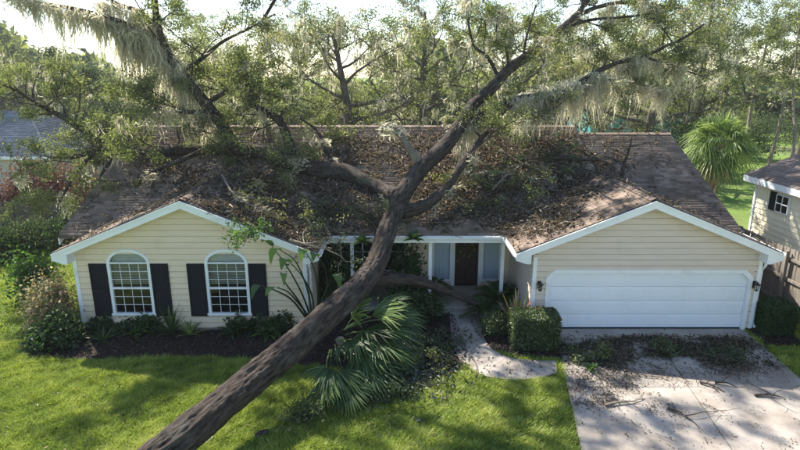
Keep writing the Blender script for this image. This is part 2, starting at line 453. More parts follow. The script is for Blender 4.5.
# the curved walk from the porch to the driveway
WL = [gp(*p) for p in [(449,303),(450,325),(453,347),(462,363),(481,376),(508,381),(535,380),(557,374)]]
WR = [gp(*p) for p in [(474,303),(480,325),(486,343),(494,352),(508,358),(524,361),(540,362),(556,362)]]
WLs = spline([(p.x,p.y) for p in WL], 29); WRs = spline([(p.x,p.y) for p in WR], 29)
m = MB(); m.hexa([(*p,.0) for p in WLs]+[(*p,.0) for p in WRs[::-1]], [(*p,.018) for p in WLs]+[(*p,.018) for p in WRs[::-1]])
walk = tag(m.build('walkway', M['joint']), kind='structure', label='curved concrete walkway from porch to driveway')
for i in range(0, 28, 4):
    a = [tuple(p) for p in WLs[i:i+5]]; b = [tuple(p) for p in WRs[i:i+5]]
    q = a + b[::-1]
    cx, cy = np.mean([p[0] for p in q]), np.mean([p[1] for p in q])
    q = [(cx+(x-cx)*.993, cy+(y-cy)*.993) for x, y in q]
    m = MB(); h = .05+RNG.uniform(-.003,.003)
    m.hexa([(x,y,.012) for x,y in q], [(x,y,h) for x,y in q]); m.build('concrete_slab', M['concrete'], walk)
WALKPOLY = [tuple(p) for p in WLs] + [tuple(p) for p in WRs[::-1]]

BED_A = [(-11.0,16.0),(-10.9,14.6),(-10.2,13.85),(-8.4,13.75),(-5.5,13.95),(-3.2,13.6),(-1.8,13.3),(-1.8,16.5),(-2.8,19),(-2.8,16)]
BED_B = [(-1.8,17.2),(-1.8,13.3),(-.6,12.75),(.7,12.7),(1.6,13.1),(1.9,14.2),(1.8,15.5),(1.7,17.2)]
BED_C = [(2.2,17.2),(2.25,15.3),(2.6,14.3),(3.2,13.9),(4.45,13.75),(4.74,15.7),(3.95,15.7),(3.95,17.2)]
BED_D = [(10.5,15.6),(10.5,14.6),(11.6,14.5),(11.8,16.3),(10.7,16.6)]
for poly, lab in ((BED_A, 'dark mulch bed under the arched windows'), (BED_B, 'dark mulch bed below the fallen trunk fork'),
                  (BED_C, 'mulch bed between walkway and garage'), (BED_D, 'small mulch bed at the right garage corner')):
    m = MB(); m.add([(x,y,.012) for x,y in poly], [tuple(range(len(poly)))[::-1]])
    tag(m.build('planting_bed', M['mulch']), kind='structure', label=lab)

# ------------------------------------------------------------------ the house
EZ, SL, Y0, YR = 2.6, 0.445, 17.0, 23.4
WS, WY, WF = 0.406, 15.2, 15.6           # wing roof slope, roof front edge, wall front
LX, RX, HW = -6.13, 7.12, 3.79           # wing ridges, half width
ZR = EZ + (YR-Y0)*SL
ZW = EZ + HW*WS
def roofz(X, Y):
    X = np.asarray(X, float); Y = np.asarray(Y, float)
    z = np.full(np.broadcast(X, Y).shape, -9.0)
    mz = EZ + SL*(YR-Y0-np.abs(Y-YR))
    inm = (Y > Y0) & (Y < 2*YR-Y0)
    z = np.where(inm & (X > -10.8) & (X <= 7.2), mz, z)
    z = np.where(inm & (X > 7.2) & (X < 11.2), mz-.3, z)
    for cx in (LX, RX):
        wz = ZW - WS*np.abs(X-cx)
        z = np.where((np.abs(X-cx) < HW) & (Y > WY) & (Y < 21.1), np.maximum(z, wz), z)
    return z

house = empty('house', (0, 15.6, 0), 'single storey cream siding house with brown shingle roof under the fallen oak', 'house')
house.location = (0,0,0)

def wall_with_boards(name, O, u, n, width, zbase, ztop_fn, openings, mat, h=.18, thick=.13, step=True):
    """wall core plus one clapboard object per course and stretch; u along, n outward"""
    O = Vector(O); u = Vector(u); n = Vector(n)
    core = MB(); boards = []
    zmax = max(ztop_fn(x) for x in np.linspace(0, width, 41))
    def span(z):
        xs = [x for x in np.linspace(0, width, 241) if ztop_fn(x) >= z - 1e-6]
        return (xs[0], xs[-1]) if xs else None
    z = zbase
    while z < zmax - .02:
        z2 = min(z+h, zmax-.005)
        s1, s2 = span(z), span(z2)
        if s1 is None: break
        if s2 is None: s2 = ((s1[0]+s1[1])/2,)*2
        segs = [[s1[0], s1[1], s2[0], s2[1]]]
        for op in openings:
            iv = op(z+.3*h, z2-.3*h)
            if iv is None: continue
            new = []
            for sg in segs:
                if iv[1] <= sg[0] or iv[0] >= sg[1]: new.append(sg); continue
                if iv[0] > sg[0]+.02: new.append([sg[0], iv[0], sg[2], min(iv[0], sg[3])])
                if iv[1] < sg[1]-.02: new.append([iv[1], sg[1], max(iv[1], sg[2]), sg[3]])
            segs = new
        for a, b, a2, b2 in segs:
            if b-a < .03: continue
            P = lambda x, zz, d: O + u*x + Vector((0,0,zz)) + n*d
            core.hexa([P(a,z,-thick),P(b,z,-thick),P(b2,z2,-thick),P(a2,z2,-thick)], [P(a,z,0),P(b,z,0),P(b2,z2,0),P(a2,z2,0)])
            bd = MB()
            bd.hexa([P(a,z,.0015),P(b,z,.0015),P(b2,z2-.024,.0015),P(a2,z2-.024,.0015)],
                    [P(a,z,.040),P(b,z,.040),P(b2,z2-.024,.020),P(a2,z2-.024,.020)])
            boards.append(bd)
        z += h
    w = core.build(name, mat, house)
    for bd in boards: bd.build('clapboard', mat, w)
    return w

def arch_half(z, spring, rise, half):
    if z <= spring: return half
    t = (z-spring)/rise
    return half*math.sqrt(max(0, 1-t*t)) if t < 1 else 0
WIN = [(-7.97, .60, 2.17, .38, .585), (-5.10, .60, 2.17, .38, .585)]   # centre, sill, spring, rise, half width
LW0, LW1 = -9.58, -2.75
def win_open(cx, sill, spring, rise, half):
    def f(z1, z2):
        zc = (z1+z2)/2
        if z2 < sill or zc > spring+rise: return None
        a = arch_half(zc, spring, rise, half)
        return (cx-a-LW0, cx+a-LW0) if a > .02 else None
    return f
gabL = lambda x: ZW-.12 - WS*abs(x+LW0-LX)
gabR = lambda x: ZW-.12 - WS*abs(x+3.92-RX)
wall_with_boards('front_wall', (LW0,WF,0), (1,0,0), (0,-1,0), LW1-LW0, .12, gabL, [win_open(*w) for w in WIN], M['siding'])
GD = (4.42, 10.33, 1.86)
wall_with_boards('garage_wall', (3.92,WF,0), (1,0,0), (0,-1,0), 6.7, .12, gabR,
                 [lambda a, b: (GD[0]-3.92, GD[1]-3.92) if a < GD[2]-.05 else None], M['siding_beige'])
flat = lambda x: 2.5
wall_with_boards('side_wall', (LW1,19.05,0), (0,-1,0), (1,0,0), 19.05-WF, .12, flat, [], M['siding'])
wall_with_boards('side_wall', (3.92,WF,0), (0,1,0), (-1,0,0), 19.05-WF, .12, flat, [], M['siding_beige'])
PX0 = LW1
porch_ops = [lambda a, b: (1.92-PX0, 2.83-PX0) if a < 2.15 else None,
             lambda a, b: (1.18-PX0, 1.82-PX0) if .35 < (a+b)/2 < 2.15 else None,
             lambda a, b: (2.93-PX0, 3.57-PX0) if .35 < (a+b)/2 < 2.15 else None,
             lambda a, b: (-2.1-PX0, .2-PX0) if .7 < (a+b)/2 < 2.15 else None]
wall_with_boards('porch_wall', (PX0,19.0,0), (1,0,0), (0,-1,0), 3.92-PX0, .15, lambda x: 2.9, porch_ops, M['siding'])
wall_with_boards('end_wall', (-10.45,29.4,0), (0,-1,0), (-1,0,0), 12.0, .12, lambda x: EZ-.15+SL*(6.4-abs(x-6.0)-.4), [], M['siding'], h=.36)
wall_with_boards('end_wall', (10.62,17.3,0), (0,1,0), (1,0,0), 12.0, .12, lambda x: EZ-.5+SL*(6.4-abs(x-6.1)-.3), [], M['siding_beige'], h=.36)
wall_with_boards('side_wall', (LW0,17.3,0), (0,-1,0), (-1,0,0), 17.3-WF, .12, flat, [], M['siding'], h=.36)
wall_with_boards('side_wall', (10.62,WF,0), (0,1,0), (1,0,0), 1.7, .12, flat, [], M['siding_beige'], h=.36)
wall_with_boards('back_wall', (10.6,29.4,0), (-1,0,0), (0,1,0), 21.0, .12, lambda x: 2.2, [], M['siding'], h=.36)
box_part('foundation', M['concrete'], house, LW0+.03, LW1-.03, WF+.01, 17.0, 0, .12)
box_part('foundation', M['concrete'], house, 3.95, 10.59, WF+.06, 17.0, 0, .06)

# ---- roof: slabs plus real shingle tabs
roof = empty('roof', parent=house)
def plane_slab(corners, t=.10):
    lo = [(x,y,z-t) for x,y,z in corners]; mb = MB(); mb.hexa(lo, corners)
    return mb.build('roof_deck', M['shingle'], roof)
def shingles(corners, eave_dir, up_dir, mat, parent, ex=.142, tw=.31, keep=None):
    """tabs laid in courses over a convex polygon"""
    C = np.array(corners, float); O = C[0]; u = np.array(eave_dir, float); u /= np.linalg.norm(u)
    v = np.array(up_dir, float); v /= np.linalg.norm(v); n = np.cross(u, v)
    if n[2] < 0: n = -n
    q = np.stack([(C-O)@u, (C-O)@v], 1)
    vmin, vmax = q[:,1].min(), q[:,1].max()
    A = []
    k = 0; vv = vmin-.02
    def ur(t):
        t = min(max(t, vmin+1e-4), vmax-1e-4); us = []
        for i in range(len(q)):
            a, b = q[i], q[(i+1) % len(q)]
            if (a[1]-t)*(b[1]-t) <= 0 and a[1] != b[1]: us.append(a[0]+(b[0]-a[0])*(t-a[1])/(b[1]-a[1]))
        return min(us), max(us)
    while vv < vmax:
        a, b = ur(vv+ex*.5); x = a - tw*((k*.37) % 1)
        while x < b:
            w = tw*RNG.choice((.6,.8,1,1,1.25)); x0, x1 = max(x, a), min(x+w, b)
            if x1-x0 > .03: A.append((x0, x1-.006, vv, RNG.random(), RNG.choice((0,0,.006))))
            x += w
        vv += ex; k += 1
    A = np.array(A); N = len(A)
    pt = lambda uu, w, d: O + uu[:,None]*u + w[:,None]*v + d[:,None]*n
    x0, x1, w0, r, th = A.T; w1 = np.minimum(w0+ex*1.25, vmax+.01)
    lo = np.full(N, .004); hi = .013+th; top = np.full(N, .006)
    V = np.stack([pt(x0,w0,lo),pt(x1,w0,lo),pt(x1,w0,hi),pt(x0,w0,hi),pt(x1,w1,top),pt(x0,w1,top)], 1)
    if keep is not None:
        ok = keep(V.mean(1)); V = V[ok]; r = r[ok]; N = len(V)
    i = np.arange(N)[:,None]*6
    F = np.concatenate([i+np.array([0,1,2,3]), i+np.array([3,2,4,5])], 1).reshape(-1,4)
    return np_mesh('shingles', V.reshape(-1,3), F, mat, parent, np.repeat(r, 6), kind='stuff')

def under_wing(P):
    z = np.full(len(P), -9.)
    for cx in (LX, RX):
        z = np.maximum(z, np.where((np.abs(P[:,0]-cx) < HW) & (P[:,1] < 21.2), ZW-WS*np.abs(P[:,0]-cx), -9))
    return P[:,2] > z - .03
YB = 2*YR-Y0
planes = [
    ([(-10.8,Y0,EZ),(7.2,Y0,EZ),(7.2,YR,ZR),(-10.8,YR,ZR)], (1,0,0), (0,1,SL)),
    ([(7.2,Y0,EZ-.3),(11.2,Y0,EZ-.3),(11.2,YR,ZR-.3),(7.2,YR,ZR-.3)], (1,0,0), (0,1,SL)),
    ([(7.2,YB,EZ),(-10.8,YB,EZ),(-10.8,YR,ZR),(7.2,YR,ZR)], (-1,0,0), (0,-1,SL)),
    ([(11.2,YB,EZ-.3),(7.2,YB,EZ-.3),(7.2,YR,ZR-.3),(11.2,YR,ZR-.3)], (-1,0,0), (0,-1,SL)),
]
wv = (ZW-EZ)/SL
wings = [
    ([(LX-HW,Y0+.0,EZ),(LX-HW,WY,EZ),(LX,WY,ZW),(LX,Y0+wv,ZW)], (0,-1,0), (1,0,WS)),
    ([(LX+HW,WY,EZ),(LX+HW,Y0,EZ),(LX,Y0+wv,ZW),(LX,WY,ZW)], (0,1,0), (-1,0,WS)),
    ([(RX-HW,Y0,EZ),(RX-HW,WY,EZ),(RX,WY,ZW),(RX,Y0+wv,ZW)], (0,-1,0), (1,0,WS)),
    ([(RX+HW,WY,EZ),(RX+HW,Y0+.67,EZ),(RX,Y0+wv+.67,ZW),(RX,WY,ZW)], (0,1,0), (-1,0,WS)),
]
for c, u, v in planes:
    plane_slab(c); shingles(c, u, v, M['shingle'], roof, keep=under_wing if c[0][1] < 20 else None)
for c, u, v in wings:
    plane_slab(c); shingles(c, u, v, M['shingle'], roof)
# ridge caps
def ridge_caps(a, b):
    a, b = Vector(a), Vector(b); L = (b-a).length; d = (b-a)/L; s = d.cross(Vector((0,0,1)))
    mb = MB(); k = 0.0
    while k < L-.05:
        p, q = a+d*k, a+d*min(k+.26, L); t = .03+RNG.uniform(0,.008)
        mb.add([p-s*.15+Vector((0,0,-.045+.012)), p+Vector((0,0,t)), p+s*.15+Vector((0,0,-.045+.012)),
                q-s*.15+Vector((0,0,-.045)), q+Vector((0,0,t-.014)), q+s*.15+Vector((0,0,-.045))], [(0,1,4,3),(1,2,5,4)])
        k += .24
    V = np.array(mb.v); r = np.repeat([RNG.random() for _ in range(len(V)//6)], 6)
    np_mesh('ridge_caps', V, np.array(mb.f), M['shingle'], roof, r, kind='stuff')
ridge_caps((LX,WY,ZW+.02), (LX,Y0+wv,ZW+.02)); ridge_caps((RX,WY,ZW+.02), (RX,Y0+wv+.3,ZW+.02))
ridge_caps((-10.8,YR,ZR+.02), (7.2,YR,ZR+.02)); ridge_caps((7.2,YR,ZR-.28), (11.2,YR,ZR-.28))

# ---- white trim
def rake(cx, sx, y=WY):
    """sloping white board, soffit and boxed return of a wing gable"""
    mb = MB(); a = (cx, ZW-.02); b = (cx+sx*(HW+.02), EZ-.03)
    lo = [(a[0],y-.035,a[1]),(b[0],y-.035,b[1]),(b[0],y-.035,b[1]-.20),(a[0],y-.035,a[1]-.22)]
    hi = [(x,y+.01,z) for x,_,z in lo]
    mb.hexa(lo, hi); mb.build('rake_board', M['white'], roof)
    mb = MB()   # thin drip edge above
    lo = [(a[0],y-.055,a[1]+.005),(b[0],y-.055,b[1]+.005),(b[0],y-.055,b[1]-.05),(a[0],y-.055,a[1]-.05)]
    mb.hexa(lo, [(x,y-.036,z) for x,_,z in lo]); mb.build('drip_edge', M['white'], roof)
    mb = MB()   # soffit
    lo = [(a[0],y+.012,a[1]-.19),(b[0],y+.012,b[1]-.17),(b[0],WF-.03,b[1]-.17),(a[0],WF-.03,a[1]-.19)]
    mb.hexa([(x,yy,z-.02) for x,yy,z in lo], lo); mb.build('soffit', M['white'], roof)
    mb = MB()   # boxed eave return
    xe, xi = cx+sx*(HW+.015), cx+sx*(HW-.42)
    pr = [(xe,EZ-.225),(xe,EZ-.06),(xi,EZ-.06+.42*WS*.9),(xi,EZ-.33),(cx+sx*(HW-.30),EZ-.33)]
    mb.hexa([(x,y-.028,z) for x,z in pr], [(x,WF-.028,z) for x,z in pr]); mb.build('eave_return', M['white'], roof)
for cx in (LX, RX):
    for sx in (-1, 1): rake(cx, sx)
def gutter(a, b):
    mb = MB(); a, b = Vector(a), Vector(b); d = (b-a).normalized(); s = d.cross(Vector((0,0,1))).normalized()
    pr = [(0,0),(0,-.12),(.03,-.13),(.09,-.10),(.11,-.01),(.10,-.01),(.08,-.09),(.02,-.11),(.012,0)]
    mb.hexa([a+s*x+Vector((0,0,z)) for x,z in pr], [b+s*x+Vector((0,0,z)) for x,z in pr])
    return mb.build('gutter', M['white'], roof)
gutter((-2.30,Y0-.01,EZ-.005), (3.30,Y0-.01,EZ-.005))
box_part('fascia', M['white'], roof, -2.33, 3.32, Y0+.002, Y0+.03, EZ-.24, EZ-.11)
gutter((LX+HW+.005,WY+.02,EZ-.01), (LX+HW+.005,Y0-.15,EZ-.01))
gutter((RX-HW-.005,Y0-.15,EZ-.01), (RX-HW-.005,WY+.02,EZ-.01))
gutter((RX+HW+.005,WY+.02,EZ-.01), (RX+HW+.005,Y0+.5,EZ-.01))
box_part('porch_ceiling', M['white'], house, -2.72, 3.9, Y0+.04, 18.98, EZ-.20, EZ-.17)
for x0, x1, xs in ((-10.8,-10.76,-1),(11.16,11.2,1)):
    dz = 0 if xs < 0 else -.3
    for yy in (Y0, YB):
        mb = MB(); q = [(yy,EZ+dz-.10),(YR,ZR+dz-.10),(YR,ZR+dz-.32),(yy,EZ+dz-.30)]
        xo = x0 if xs < 0 else x1
        mb.hexa([(xo-.02,y,z) for y,z in q], [(xo+.02,y,z) for y,z in q]); mb.build('rake_board', M['white'], roof)
# gable step between the two roof heights
mb = MB(); q = [(Y0,EZ-.02),(YR,ZR-.02),(YR,ZR-.32),(Y0,EZ-.32)]
mb.hexa([(7.16,y,z) for y,z in q], [(7.21,y,z) for y,z in q]); mb.build('roof_step', M['shingle'], roof)
# corner boards and downspouts
for x in (LW0+.045, LW1-.045, 3.92+.045, 10.62-.045):
    box_part('corner_board', M['white'], house, x-.055, x+.055, WF-.052, WF+.02, .10, 2.36)
def downspout(x, y):
    mb = MB(); mb.tube([(x,y,2.44),(x,y,2.1),(x,y+.14,1.9),(x,y+.14,.25),(x,y,.12)], [.042]*5, 6)
    mb.build('downspout', M['white'], house, smooth=False)
downspout(LW1+.10, WF-.10); downspout(10.62+.10, WF-.05)

# ---- arched windows with shutters
def arch_pts(cx, half, spring, rise, n=14):
    return [(cx+half*math.cos(a), spring+rise*math.sin(a)) for a in np.linspace(0, math.pi, n)]
def arched_window(cx, sill, spring, rise, half):
    w = empty('arched_window', (0,0,0), parent=house); y = WF
    o_ = [(cx+half+.05,sill)] + arch_pts(cx,half+.05,spring,rise+.05) + [(cx-half-.05,sill)]
    i_ = [(cx+half-.035,sill)] + arch_pts(cx,half-.035,spring,rise-.035) + [(cx-half+.035,sill)]
    mb = MB()
    for k in range(len(o_)-1):
        q = [o_[k], o_[k+1], i_[k+1], i_[k]]
        mb.hexa([(a,y-.055,b) for a,b in q], [(a,y+.04,b) for a,b in q])
    mb.build('frame', M['white'], w)
    box_part('sill', M['white'], w, cx-half-.08, cx+half+.08, y-.085, y+.03, sill-.07, sill-.002)
    mid = sill + (spring-sill)*.50
    hw = half-.035
    box_part('meeting_rail', M['white'], w, cx-hw, cx+hw, y-.035, y+.015, mid-.03, mid+.03)
    box_part('meeting_rail', M['white'], w, cx-hw, cx+hw, y-.030, y+.015, spring-.022, spring+.022)
    def sash(z0, z1, nx, nz):
        dx, dz = 2*hw/nx, (z1-z0)/nz
        for a in range(1, nx): box_part('muntin', M['white'], w, cx-hw+dx*a-.006, cx-hw+dx*a+.006, y-.012, y+.008, z0, z1)
        for b in range(1, nz): box_part('muntin', M['white'], w, cx-hw, cx+hw, y-.010, y+.006, z0+dz*b-.006, z0+dz*b+.006)
        me = None
        for a in range(nx):
            for b in range(nz):
                if me is None:
                    p = box_part('pane', M['glass'], w, 0, dx-.013, 0, .005, 0, dz-.013); me = p.data
                else: p = link(bpy.data.objects.new('pane', me), w)
                p.location = (cx-hw+dx*a+.0065, y+.001, z0+dz*b+.0065)
                p.rotation_euler = (RNG.uniform(-.012,.012), 0, RNG.uniform(-.012,.012))
    sash(sill+.012, mid-.03, 4, 3); sash(mid+.03, spring-.022, 4, 3)
    # lunette glass
    ap = arch_pts(cx, hw-.004, spring+.022, rise-.04, 16); mb = MB()
    mb.hexa([(a,y+.001,b) for a,b in ap][::-1], [(a,y+.006,b) for a,b in ap][::-1]); mb.build('pane', M['glass'], w)
    # room behind
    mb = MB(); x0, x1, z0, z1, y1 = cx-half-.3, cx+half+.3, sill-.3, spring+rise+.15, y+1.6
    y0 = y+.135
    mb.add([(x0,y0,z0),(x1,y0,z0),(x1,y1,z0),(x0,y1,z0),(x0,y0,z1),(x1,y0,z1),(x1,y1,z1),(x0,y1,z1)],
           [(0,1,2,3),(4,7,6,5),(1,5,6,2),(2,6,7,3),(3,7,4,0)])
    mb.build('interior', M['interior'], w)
    mb = MB()
    z = spring+.02
    while z > mid+.12:
        mb.add([(cx-hw,y+.07,z),(cx+hw,y+.07,z),(cx+hw,y+.10,z-.038),(cx-hw,y+.10,z-.038)], [(0,1,2,3)]); z -= .045
    mb.build('blind', M['blind'], w)
    # the pale shade closing the lunette
    ap = arch_pts(cx, hw, spring+.01, rise-.03, 16); mb = MB()
    mb.add([(a,y+.085,b) for a,b in ap], [tuple(range(len(ap)))[::-1]]); mb.build('arch_shade', M['blind'], w)
for w in WIN: arched_window(*w)
def shutter(x0, x1, z0, z1):
    s = empty('shutter', parent=house)
    y = WF-.028
    for a, b in ((x0,x0+.05),(x1-.05,x1)): box_part('stile', M['black'], s, a, b, y-.045, y, z0, z1)
    for a, b in ((z0,z0+.08),((z0+z1)/2-.04,(z0+z1)/2+.04),(z1-.08,z1)): box_part('rail', M['black'], s, x0+.05, x1-.05, y-.042, y, a, b)
    mb = MB(); z = z0+.08
    while z < z1-.1:
        mb.add([(x0+.05,y-.036,z),(x1-.05,y-.036,z),(x1-.05,y-.010,z+.05),(x0+.05,y-.010,z+.05)], [(0,1,2,3)]); z += .042
    mb.box(x0+.05, x1-.05, y-.009, y-.002, z0+.05, z1-.05)
    mb.build('louvres', M['black'], s, kind='stuff')
for cx, sill, spring, rise, half in WIN:
    shutter(cx-half-.055-.52, cx-half-.058, .50, 2.16); shutter(cx+half+.058, cx+half+.055+.52, .50, 2.16)

# ---- garage door
gd = empty('garage_door', parent=house)
x0, x1, zt = GD; gy = WF+.05; zb = .09
for k in range(4):
    a, b = zb+(zt-zb)*k/4+.004, zb+(zt-zb)*(k+1)/4-.004
    mb = MB(); mb.box(x0-.1, x1+.1, gy, gy+.04, a, b)
    n = 10; dx = (x1-x0)/n
    for j in range(n):
        xa, xb, za, zc = x0+dx*j+.06, x0+dx*(j+1)-.06, a+.07, b-.07
        mb.hexa([(xa,gy-.001,za),(xb,gy-.001,za),(xb,gy-.001,zc),(xa,gy-.001,zc)],
                [(xa+.03,gy-.006,za+.03),(xb-.03,gy-.006,za+.03),(xb-.03,gy-.006,zc-.03),(xa+.03,gy-.006,zc-.03)])
    mb.build('door_section', M['garage_white'], gd)
box_part('bottom_seal', M['black'], gd, x0-.05, x1+.05, gy-.005, gy+.03, .052, .094)
ch = .22; T = .10; mb = MB()
o_ = [(x0-T,.05),(x0-T,zt+T-.24),(x0-T+.24,zt+T),(x1+T-.24,zt+T),(x1+T,zt+T-.24),(x1+T,.05)]
i_ = [(x0+.01,.05),(x0+.01,zt-ch),(x0+ch,zt-.01),(x1-ch,zt-.01),(x1-.01,zt-ch),(x1-.01,.05)]
for k in range(5):
    q = [o_[k], o_[k+1], i_[k+1], i_[k]]
    mb.hexa([(a,WF-.05,b) for a,b in q], [(a,WF+.045,b) for a,b in q])
mb.build('trim', M['white'], gd)
mb = MB()
for sx in (0, 1):
    q = [(x0-T,zt+T-.24),(x0-T,zt+T),(x0-T+.24,zt+T)] if not sx else [(x1+T,zt+T-.24),(x1+T-.24,zt+T),(x1+T,zt+T)]
    mb.hexa([(a,WF-.03,b) for a,b in q], [(a,WF+.04,b) for a,b in q])
mb.build('corner_filler', M['siding_beige'], gd)
mb = MB()
for sx in (0, 1):
    q = [(x0,zt-ch),(x0,zt),(x0+ch,zt)] if not sx else [(x1,zt-ch),(x1-ch,zt),(x1,zt)]
    mb.hexa([(a,WF-.045,b) for a,b in q], [(a,WF+.04,b) for a,b in q])
mb.build('corner_brace', M['white'], gd)

# ---- lanterns beside the garage door
def lantern(x, z):
    l = empty('wall_lantern', parent=house); y = WF-.03
    mb = MB(); mb.box(x-.05,x+.05,y-.02,y,z-.12,z+.10); mb.build('back_plate', M['metal'], l)
    mb = MB(); mb.tube([(x,y-.02,z+.05),(x,y-.10,z+.12),(x,y-.16,z+.10)], [.012]*3, 6); mb.build('arm', M['metal'], l)
    mb = MB(); mb.tube([(x,y-.16,z-.13),(x,y-.16,z+.03)], [.045,.07], 6)
    mb.build('lamp_glass', M['glass'], l)
    mb = MB(); mb.tube([(x,y-.16,z+.03),(x,y-.16,z+.06),(x,y-.16,z+.12)], [.10,.075,.012], 6)
    mb.tube([(x,y-.16,z-.17),(x,y-.16,z-.13)], [.02,.055], 6)
    for a in range(6):
        c, s = math.cos(a*math.pi/3), math.sin(a*math.pi/3)
        mb.bar((x+.046*c,y-.16+.046*s,z-.13), (x+.07*c,y-.16+.07*s,z+.03), .01, .01, (c,s,.01))
    mb.build('cage', M['metal'], l)
lantern(4.12, 1.52); lantern(10.475, 1.52)

# ---- porch
box_part('porch_floor', M['concrete'], house, PX0+.02, 3.9, 17.05, 18.99, 0, .15, bevel=.012)
box_part('porch_step', M['concrete'], house, 1.3, 3.2, 16.72, 17.04, 0, .08, bevel=.012)
def post(x):
    p = empty('porch_post', parent=house)
    box_part('shaft', M['white'], p, x-.055, x+.055, 17.21, 17.32, .27, 2.30)
    box_part('base', M['white'], p, x-.085, x+.085, 17.18, 17.35, .15, .268)
    box_part('capital', M['white'], p, x-.08, x+.08, 17.185, 17.345, 2.302, 2.395)
for x in (-1.55, .98, 3.32): post(x)
box_part('porch_beam', M['white'], house, -2.7, 3.88, 17.16, 17.36, 2.397, 2.425)
fd = empty('front_door', parent=house)
box_part('door_leaf', M['door'], fd, 1.96, 2.79, 19.02, 19.07, .17, 2.14)
for xa, xb in ((2.03,2.34),(2.41,2.72)):
    for za, zc in ((.28,.95),(1.05,1.62),(1.72,2.04)):
        mb = MB(); mb.hexa([(xa,19.019,za),(xb,19.019,za),(xb,19.019,zc),(xa,19.019,zc)], [(xa+.03,19.002,za+.03),(xb-.03,19.002,za+.03),(xb-.03,19.002,zc-.03),(xa+.03,19.002,zc-.03)])
        mb.build('door_panel', M['door'], fd)
mb = MB(); mb.tube([(2.03,18.98,1.08),(2.03,18.95,1.10),(2.09,18.95,1.10)],[.014]*3,6); mb.build('handle', M['brass'], fd)
for a, b in ((1.83,1.955),(2.795,2.92)): box_part('jamb', M['white'], fd, a, b, 18.95, 19.06, .15, 2.22)
box_part('head_trim', M['white'], fd, 1.12, 3.63, 18.945, 19.05, 2.222, 2.33)
def flat_window(x0, x1, z0, z1, nx, nz, cloth=True):
    w = empty('window', parent=house); y = 19.0; t = .06
    mb = MB()
    for b in ((x0-t,x0+.02,z0-t,z1+t),(x1-.02,x1+t,z0-t,z1+t)): mb.box(b[0],b[1],y-.045,y+.03,b[2],b[3])
    for b in ((x0+.02,x1-.02,z0-t,z0+.02),(x0+.02,x1-.02,z1-.02,z1+t-.06)): mb.box(b[0],b[1],y-.043,y+.028,b[2],b[3])
    mb.build('frame', M['white'], w)
    dx, dz = (x1-x0)/nx, (z1-z0)/nz
    for a in range(1,nx): box_part('muntin', M['white'], w, x0+dx*a-.025, x0+dx*a+.025, y-.02, y+.01, z0, z1)
    for a in range(1,nz): box_part('muntin', M['white'], w, x0, x1, y-.018, y+.008, z0+dz*a-.02, z0+dz*a+.02)
    for a in range(nx):
        for b in range(nz):
            p = box_part('pane', M['glass'], w, 0, dx, 0, .005, 0, dz); p.location = (x0+dx*a, y+.012, z0+dz*b)
            p.rotation_euler = (RNG.uniform(-.01,.01),0,RNG.uniform(-.01,.01))
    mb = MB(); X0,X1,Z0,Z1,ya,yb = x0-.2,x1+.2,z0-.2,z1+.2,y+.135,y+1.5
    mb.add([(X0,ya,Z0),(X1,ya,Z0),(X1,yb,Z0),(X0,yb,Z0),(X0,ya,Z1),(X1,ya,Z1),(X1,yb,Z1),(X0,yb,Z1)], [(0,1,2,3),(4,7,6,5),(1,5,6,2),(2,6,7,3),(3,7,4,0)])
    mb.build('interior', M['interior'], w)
    if cloth:
        n = 40; mb = MB()
        vs = [(x0+(x1-x0)*i/n, y+.085+.016*math.sin(i*1.9)+.008*math.sin(i*.7), zz) for zz in (z0,z1) for i in range(n+1)]
        mb.add(vs, [(i,i+1,n+2+i,n+1+i) for i in range(n)]); mb.build('curtain', M['curtain'], w, smooth=True)
flat_window(1.20, 1.80, .38, 2.13, 1, 1); flat_window(2.95, 3.55, .38, 2.13, 1, 1)
flat_window(-2.08, .18, .72, 2.13, 3, 2, False)
# wreath on the door: a thing of its own
wr = empty('door_wreath', (2.375,18.985,1.52), 'round leafy wreath hanging on the dark front door', 'wreath')
t = NP.uniform(0, 2*math.pi, 420); P = np.stack([np.cos(t)*.26, NP.normal(0,.02,420)-.012, np.sin(t)*.26], 1)+NP.normal(0,.03,(420,3)); P[:,1] = np.minimum(P[:,1],.0)
leaves('leaf_ring', P, .085, M['oak'], wr); mb = MB()
mb.tube([(math.cos(a)*.26,0,math.sin(a)*.26) for a in np.linspace(0,2*math.pi,25)], [.018]*25, 6); mb.build('hoop', M['bark_pale'], wr)
# ------------------------------------------------------------------ the fallen oak
def onroof(px, py, lift):
    """point seen in direction px,py lying lift above the main front roof slope"""
    x, v = (px-400)/FPX, (225-py)/FPX
    d = Vector((x, CT+v*ST, -ST+v*CT)); z0 = EZ-SL*Y0+lift
    t = (z0-CAM_H)/(d.z-SL*d.y)
    return Vector((0,0,CAM_H)) + d*t

